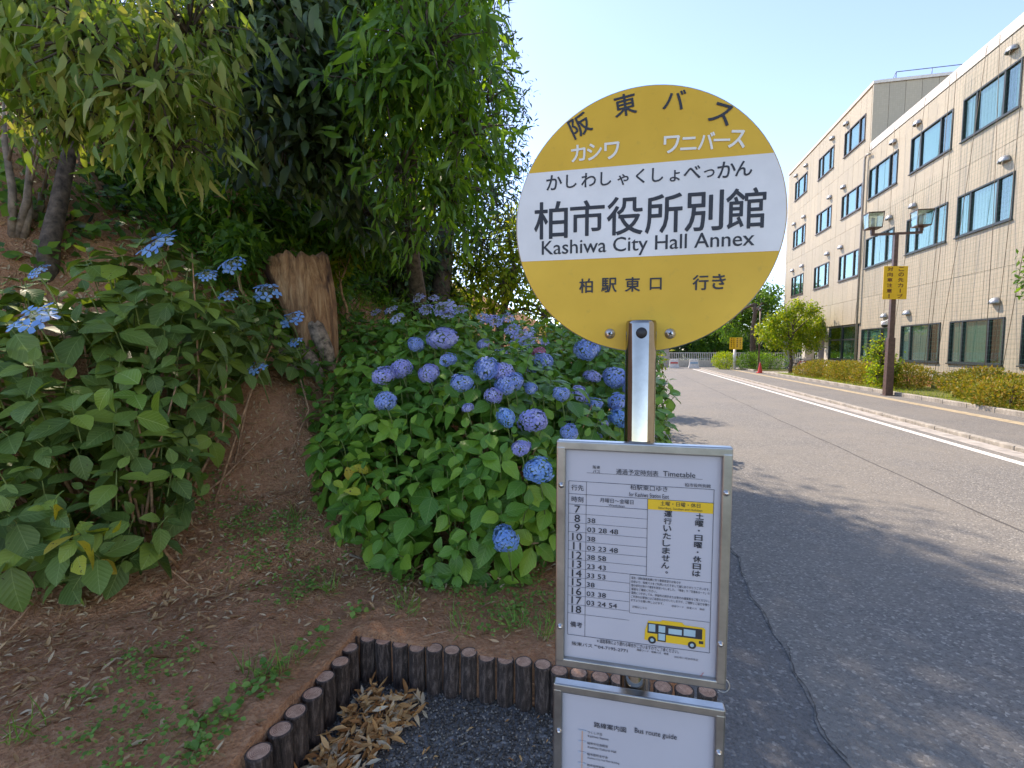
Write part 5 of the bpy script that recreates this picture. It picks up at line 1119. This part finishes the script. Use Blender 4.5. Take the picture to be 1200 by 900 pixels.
L = [Lp(1028, 415, 18.5, .45), Lp(1036, 428, 18.2, .5), Lp(1028, 440, 18.0, .4), Lp(1042, 440, 18, .4), Lp(1030, 402, 18.5, .3), Lp(1048, 432, 17.8, .3)]
c0 = at(1034, 430, 18.3); flat_tree('young light green tree with a prop beside the street lamp foot', (c0.x, c0.y, .1), 1.9, .05, L, 420, 6, .12, M['leaf_lime'], name='young_tree', group=G2, spread=.2)
L = [Lp(1222, 320, 9, .42), Lp(1215, 345, 9, .3), Lp(1225, 295, 9.2, .3), Lp(1260, 320, 9, .7), Lp(1208, 325, 9, .18)]
c0 = at(1290, 400, 9.4); flat_tree('small roadside tree whose leafy twig reaches in from beside the sidewalk', (c0.x, c0.y, .03), 2.9, .07, L, 330, 6, .11, M['leaf_mid'], name='roadside_tree', group=G2, spread=.16)
far_sp = [(790, 395, 62, 3.4, 'leaf_dark', 'dark leafy tree directly beyond the concrete gate pillar'), (815, 385, 64, 3.6, 'leaf_dark', 'dark spreading tree behind the middle of the white railing'), (838, 390, 60, 3.0, 'leaf_mid', 'bright leafy tree behind the railing near the yellow sign'), (865, 400, 66, 2.6, 'leaf_mid', 'low green tree behind the tall roadside trunk'), (905, 400, 60, 2.6, 'leaf_dark', 'dark tree in the gap beside the building corner'), (770, 380, 66, 4.5, 'leaf_dark', 'large dark tree hidden partly by the disc and pole'), (740, 385, 60, 4.2, 'leaf_mid', 'leafy tree beyond the mophead hydrangea'), (930, 400, 72, 3.0, 'leaf_mid', 'green tree seen under the entrance overhang')]
for px, py, D, rr, mt, lb in far_sp:
    c_ = at(px, py, D); lumps = [(c_ + Vector((random.uniform(-.9, .9), random.uniform(-.9, .9), random.uniform(-.6, .45))) * rr, rr * random.uniform(.4, .65)) for _ in range(7)]
    flat_tree(lb, (c_.x, c_.y, -.1), c_.z + .5, .25, lumps, int(300 * rr), 6, .42, M[mt], group='trees behind the white railing', spread=.8, twigs=False)
# distant tree line
n = 26000; a = rng.uniform(-.9, .5, n) * 1.0; Dd = rng.uniform(95, 120, n); X = np.sin(a) * Dd; Y = np.cos(a) * Dd; hh = (5 + 2.2 * np.sin(a * 23) + 1.5 * np.sin(a * 61 + 2)); Z = rng.random(n) ** .8 * hh
join_variants('treeline', TINY, frames(rand_unit(n), rand_unit(n)), rng.uniform(.7, 1.3, n), np.stack([X, Y, Z], -1), rng.random(n), M['leaf_dark'])

# ------------------------------------------------------------------ street lamp with banner
def yellow_sign_text(mb, cx_, cz_, Y, w_, h_, yaw=0):
    for s_, off in (('この先カーブ', .22), ('対向車注意！', -.24)):
        for i, ch in enumerate(s_):
            rot = R(90) if ch == 'ー' else 0
            x = cx_ + math.cos(yaw) * off * w_; y = Y + math.sin(yaw) * off * w_
            kw = dict(w=w_ * .22, h=h_ * .115)
            if ch == 'ー': kw = dict(w=h_ * .11, h=w_ * .03)
            if ch == '！': kw = dict(w=w_ * .05, h=h_ * .11)
            put_text(mb, ch, x, cz_ + h_ * (.41 - .163 * i), y, bold=.03, rot=rot, yaw=yaw, **kw)
lx, ly = 8.43, 18.51
lamp = tag(empty('street_lamp', (lx, ly, .045)), 'brown street lamp with two glass lanterns, a yellow warning board and a small camera', 'street lamp')
mb = MB(); mb.box((lx - .11, ly - .11, .0), (lx + .11, ly + .11, 1.95), taper=.9); mb.box((lx - .075, ly - .075, 1.95), (lx + .075, ly + .075, 5.35), taper=.75); mb.box((lx - .15, ly - .15, .03), (lx + .15, ly + .15, .07)); bevel(mb.build('pole', M['brown_metal'], lamp), .01)
MB().box((lx - .72, ly - .035, 5.28), (lx + .72, ly + .035, 5.35)).build('cross_arm', M['brown_metal'], lamp)
for s_ in (-1, 1):
    x = lx + s_ * .68; a_ = MB(); a_.box((x - .05, ly - .05, 5.35), (x + .05, ly + .05, 5.50)); a_.box((x - .20, ly - .20, 5.50), (x + .20, ly + .20, 5.53)); a_.box((x - .23, ly - .23, 5.97), (x + .23, ly + .23, 6.0)); 
    for dx in (-1, 1):
        for dy in (-1, 1): a_.tube([(x + dx * .19, ly + dy * .19, 5.53), (x + dx * .225, ly + dy * .225, 5.97)], .012, 5)
    a_.box((x - .06, ly - .06, 5.53), (x + .06, ly + .06, 5.56)); ln_ = a_.build('lantern', M['brown_metal'], lamp)
    g_ = MB(); g_.box((x - .18, ly - .18, 5.535), (x + .18, ly + .18, 5.965), taper=1.17); g_.build('lantern_glass', M['glass'], ln_)
    MB().cyl((x, ly, 5.56), .05, .28, 12).build('bulb', M['glass_lamp'], ln_)
bx, bz = onY(1052, 331, ly - .2); by = ly - .14
bd = MB(); Mx = Matrix.Translation((lx - .02, by, bz)) @ Matrix.Rotation(R(12), 4, 'Z'); bd.box((-.38, -.008, -.53), (.38, .008, .53), 0, Mx); bo = bd.build('warning_board', M['tape'], lamp)
tx = MB(); yellow_sign_text(tx, 0, 0, 0, .76, 1.06); tx.v = [tuple(Mx @ Vector((v[0], v[1] - .011, v[2]))) for v in tx.v]; tx.build('lettering', simple('maroon_print', (.13, .03, .02), .6), bo)['kind'] = 'stuff'
c_ = at(1037, 380, 17.9); cm = MB(); cm.lathe(c_, [(.0001, -.12), (.08, -.09), (.115, -.02), (.12, .03), (.12, .09), (.09, .12), (.0001, .13)], 16); cm.tube([c_ + Vector((0, 0, .1)), Vector((lx, ly, c_.z + .1))], .02, 6); cm.build('camera_dome', M['white_paint'], lamp)
MB().lathe(c_, [(.0001, -.125), (.085, -.092), (.118, -.022)], 16).build('dome_glass', M['black'], lamp)

# ------------------------------------------------------------------ far road furniture
# concrete wall with white railing
Yw = 47.2; rw = tag(empty('railing_wall', (4, Yw, 0)), 'low beige concrete wall topped by a white metal railing at the end of the road', 'railing')
for i, x in enumerate(np.arange(-8, 20, 2.0)): MB().box((x + .01, Yw, 0), (x + 1.99, Yw + .2, .62)).build('wall_panel', M['plaster'], rw)
r_ = MB(); r_.box((-8, Yw + .07, 1.26), (20, Yw + .13, 1.32)); r_.box((-8, Yw + .08, .72), (20, Yw + .12, .76)); r_.build('rail', M['white_paint'], rw)
ba = MB().box((0, Yw + .085, .621), (.04, Yw + .115, 1.26)).build('baluster', M['white_paint'], rw)
for i, x in enumerate(np.arange(-7.9, 20, .16)):
    wd = i % 12 == 0
    o = ba if i == 0 else ba.copy()
    if i: C.objects.link(o)
    o.location = (x, 0, 0)
gt = tag(empty('gate_pillar', (3.15, 45.5, 0)), 'square concrete pillar standing just right of the steel pole at the road end', 'pillar')
MB().box((2.75, 45.2, 0), (3.6, 46.0, 2.1)).build('pillar_shaft', M['concrete'], gt); MB().box((2.7, 45.15, 2.1), (3.65, 46.05, 2.25)).build('pillar_cap', M['concrete'], gt)
for i, (x, lb) in enumerate(((3.9, 'white road barrier block next to the concrete pillar'), (5.5, 'pale blue white barrier block right of the other block'))):
    b_ = tag(empty('barrier_block', (x, 43.6, 0)), lb, 'barrier', 'barrier blocks at the road end'); q = MB(); q.box((x - .45, 43.4, 0), (x + .45, 43.8, .25), taper=.85); q.box((x - .38, 43.46, .25), (x + .38, 43.74, .75), taper=.85); bevel(q.build('block_body', M['white_paint'], b_), .02); MB().box((x - .3, 43.43, .4), (x + .3, 43.45, .52)).build('stripe', M['red'] if i == 0 else simple('blue_reflector', (.2, .4, .6), .4), b_)
# far yellow warning sign on a white post
sx, sy = 8.0, 40.2; ys_ = tag(empty('warning_sign', (sx, sy, 0)), 'small folded yellow warning sign on a short white post at the bend', 'road sign')
MB().cyl((sx, sy, 0), .10, 1.62, 12).build('post', M['white_paint'], ys_)
for s_, yw in ((-1, R(-28)), (1, R(22))):
    Mx = Matrix.Translation((sx, sy - .12, 2.05)) @ Matrix.Rotation(-yw, 4, 'Z'); q = MB(); q.box((0 if s_ > 0 else -.5, -.01, -.45), (.5 if s_ > 0 else 0, .01, .45), 0, Mx); fo = q.build('sign_face', M['tape'], ys_)
    tx = MB(); yellow_sign_text(tx, .25 * s_, 0, 0, .46, .86); tx.v = [tuple(Mx @ Vector((v[0], v[1] - .013, v[2]))) for v in tx.v]; tx.build('lettering', bpy.data.materials['maroon_print'], fo)['kind'] = 'stuff'
# traffic cone with a lamp post beside it
cn = tag(empty('traffic_cone', (8.45, 34.6, .045)), 'red traffic cone on the sidewalk corner by the far kerb', 'traffic cone'); MB().box((8.27, 34.42, .045), (8.63, 34.78, .085)).build('cone_base', M['red'], cn); MB().lathe((8.45, 34.6, .085), [(.15, 0), (.04, .62), (.03, .64), (.0001, .64)], 16).build('cone_body', M['red'], cn); MB().lathe((8.45, 34.6, .085), [(.112, .2), (.082, .34)], 16).build('white_stripe', M['white_paint'], cn)
pp = tag(empty('slim_post', (8.6, 35.6, 0)), 'slim dark post standing directly behind the traffic cone', 'post'); MB().cyl((8.6, 35.6, 0), .05, 4.2, 10).build('post_tube', M['brown_metal'], pp); MB().box((8.5, 35.5, 4.2), (8.7, 35.7, 4.32)).build('post_cap', M['brown_metal'], pp)
# bicycles
def bicycle():
    r0 = empty('bicycle'); 
    for x in (-.52, .52):
        w_ = MB(); w_.tube([(x + .32 * math.cos(a), 0, .34 + .32 * math.sin(a)) for a in np.linspace(0, 2 * math.pi, 24, endpoint=False)], .02, 6, closed=True); wo_ = w_.build('wheel', M['tyre'], r0, False)
        s2 = MB()
        for a in np.linspace(0, math.pi, 8, endpoint=False): s2.tube([(x - .31 * math.cos(a), 0, .34 - .31 * math.sin(a)), (x + .31 * math.cos(a), 0, .34 + .31 * math.sin(a))], .003, 3)
        s2.build('spokes', M['steel'], wo_, False)
    f_ = MB(); BBk, ST, HD, RW, FW = (-.08, 0, .30), (-.22, 0, .78), (.36, 0, .82), (-.52, 0, .34), (.52, 0, .34)
    for a_, b_ in ((BBk, ST), (BBk, HD), (ST, (.37, 0, .74)), (RW, BBk), (RW, ST), (HD, FW)): f_.tube([a_, b_], .018, 8)
    fr0 = f_.build('frame', M['red'], r0, False)
    h_ = MB(); h_.tube([(.36, 0, .82), (.34, 0, .98), (.34, .25, 1.0), (.20, .27, .98)], .012, 6); h_.tube([(.34, 0, .98), (.34, -.25, 1.0), (.20, -.27, .98)], .012, 6); h_.build('handlebar', M['steel'], r0, False)
    s_ = MB(); s_.box((-.36, -.08, .86), (-.10, .08, .92), taper=.8); s_.tube([(-.22, 0, .78), (-.23, 0, .87)], .014, 6); s_.build('saddle', M['black'], r0, False)
    b_ = MB(); b_.box((.42, -.17, .70), (.72, .17, .92), taper=1.15); b_.build('basket', M['steel'], r0, False); return r0
bk = bicycle(); blab = ['red framed bicycle parked foremost under the maple', 'black bicycle parked behind the red one', 'silver bicycle at the back of the parked row']
fm_ = [M['red'], M['black'], M['steel']]
for i in range(3):
    o = bk if i == 0 else copy_tree(bk); o.location = (10.9 + .1 * i, 34.2 + .75 * i, .07); o.rotation_euler.z = R(12 + 5 * i); tag(o, blab[i], 'bicycle', 'bicycles parked by the entrance')
    for ch in o.children:
        if ch.name.startswith('frame') and i: ch.data = ch.data.copy(); ch.data.materials[0] = fm_[i]
mk = tag(empty('utility_box', (10.9, 29.9, .12)), 'small white utility box on the lawn beside the entrance glazing', 'box'); bevel(MB().box((10.7, 29.75, .12), (11.1, 30.05, .95)).build('box_body', M['white_paint'], mk), .02); MB().box((10.69, 29.73, .93), (11.11, 30.07, .98)).build('box_lid', M['concrete'], mk)
# brick planter edge and standpipe by the building
bp = tag(empty('brick_planter', (11.6, 22, .12)), 'low red brick planter wall at the foot of the building behind the lamp', 'planter'); ref = MB().box((0, 0, 0), (.1, .21, .06)).build('brick', M['brick'], bp, False); k_ = 0
for z in range(6):
    for i in range(18):
        o = ref if k_ == 0 else ref.copy(); k_ += 1
        if k_ > 1: C.objects.link(o)
        o.location = Vector((11.55 + random.uniform(-.003, .003), 21.6 + i * .22 + (z % 2) * .11, .12 + z * .068)) - Vector(bp.location)
MB().box((11.565, 21.62, .12), (11.63, 25.5, .5)).build('mortar', M['concrete'], bp)
sp2 = tag(empty('standpipe', (11.2, 21.3, .12)), 'short grey standpipe in the hedge gap below the windows', 'standpipe'); MB().cyl((11.2, 21.3, .12), .09, .55, 12).build('pipe', M['hood'], sp2); MB().cyl((11.2, 21.3, .67), .12, .05, 12).build('cap', M['hood'], sp2)
# house beyond
hs = tag(empty('house', (24, 88, 0)), 'distant house with a grey hipped roof showing between the trees', 'house'); cpt = at(889, 392, 88)
hx, hy = cpt.x, cpt.y; MB().box((hx - 4, hy, 0), (hx + 4, hy + 7, 3.6)).build('wall', M['plaster'], hs)
q = MB(); q.add([(hx - 4.6, hy - .6, 3.6), (hx + 4.6, hy - .6, 3.6), (hx + 4.6, hy + 7.6, 3.6), (hx - 4.6, hy + 7.6, 3.6), (hx - 1.5, hy + 3.5, 5.6), (hx + 1.5, hy + 3.5, 5.6)], [(0, 1, 5, 4), (1, 2, 5), (2, 3, 4, 5), (3, 0, 4), (3, 2, 1, 0)]); q.build('roof', M['roof_tile'], hs)
for x in (-2, 1.4): w_ = MB().box((hx + x - .6, hy - .04, 1.4), (hx + x + .6, hy - .002, 2.8)).build('window', M['win_frame'], hs); MB().box((hx + x - .5, hy - .06, 1.5), (hx + x + .5, hy - .042, 2.7)).build('pane', M['glass'], w_)
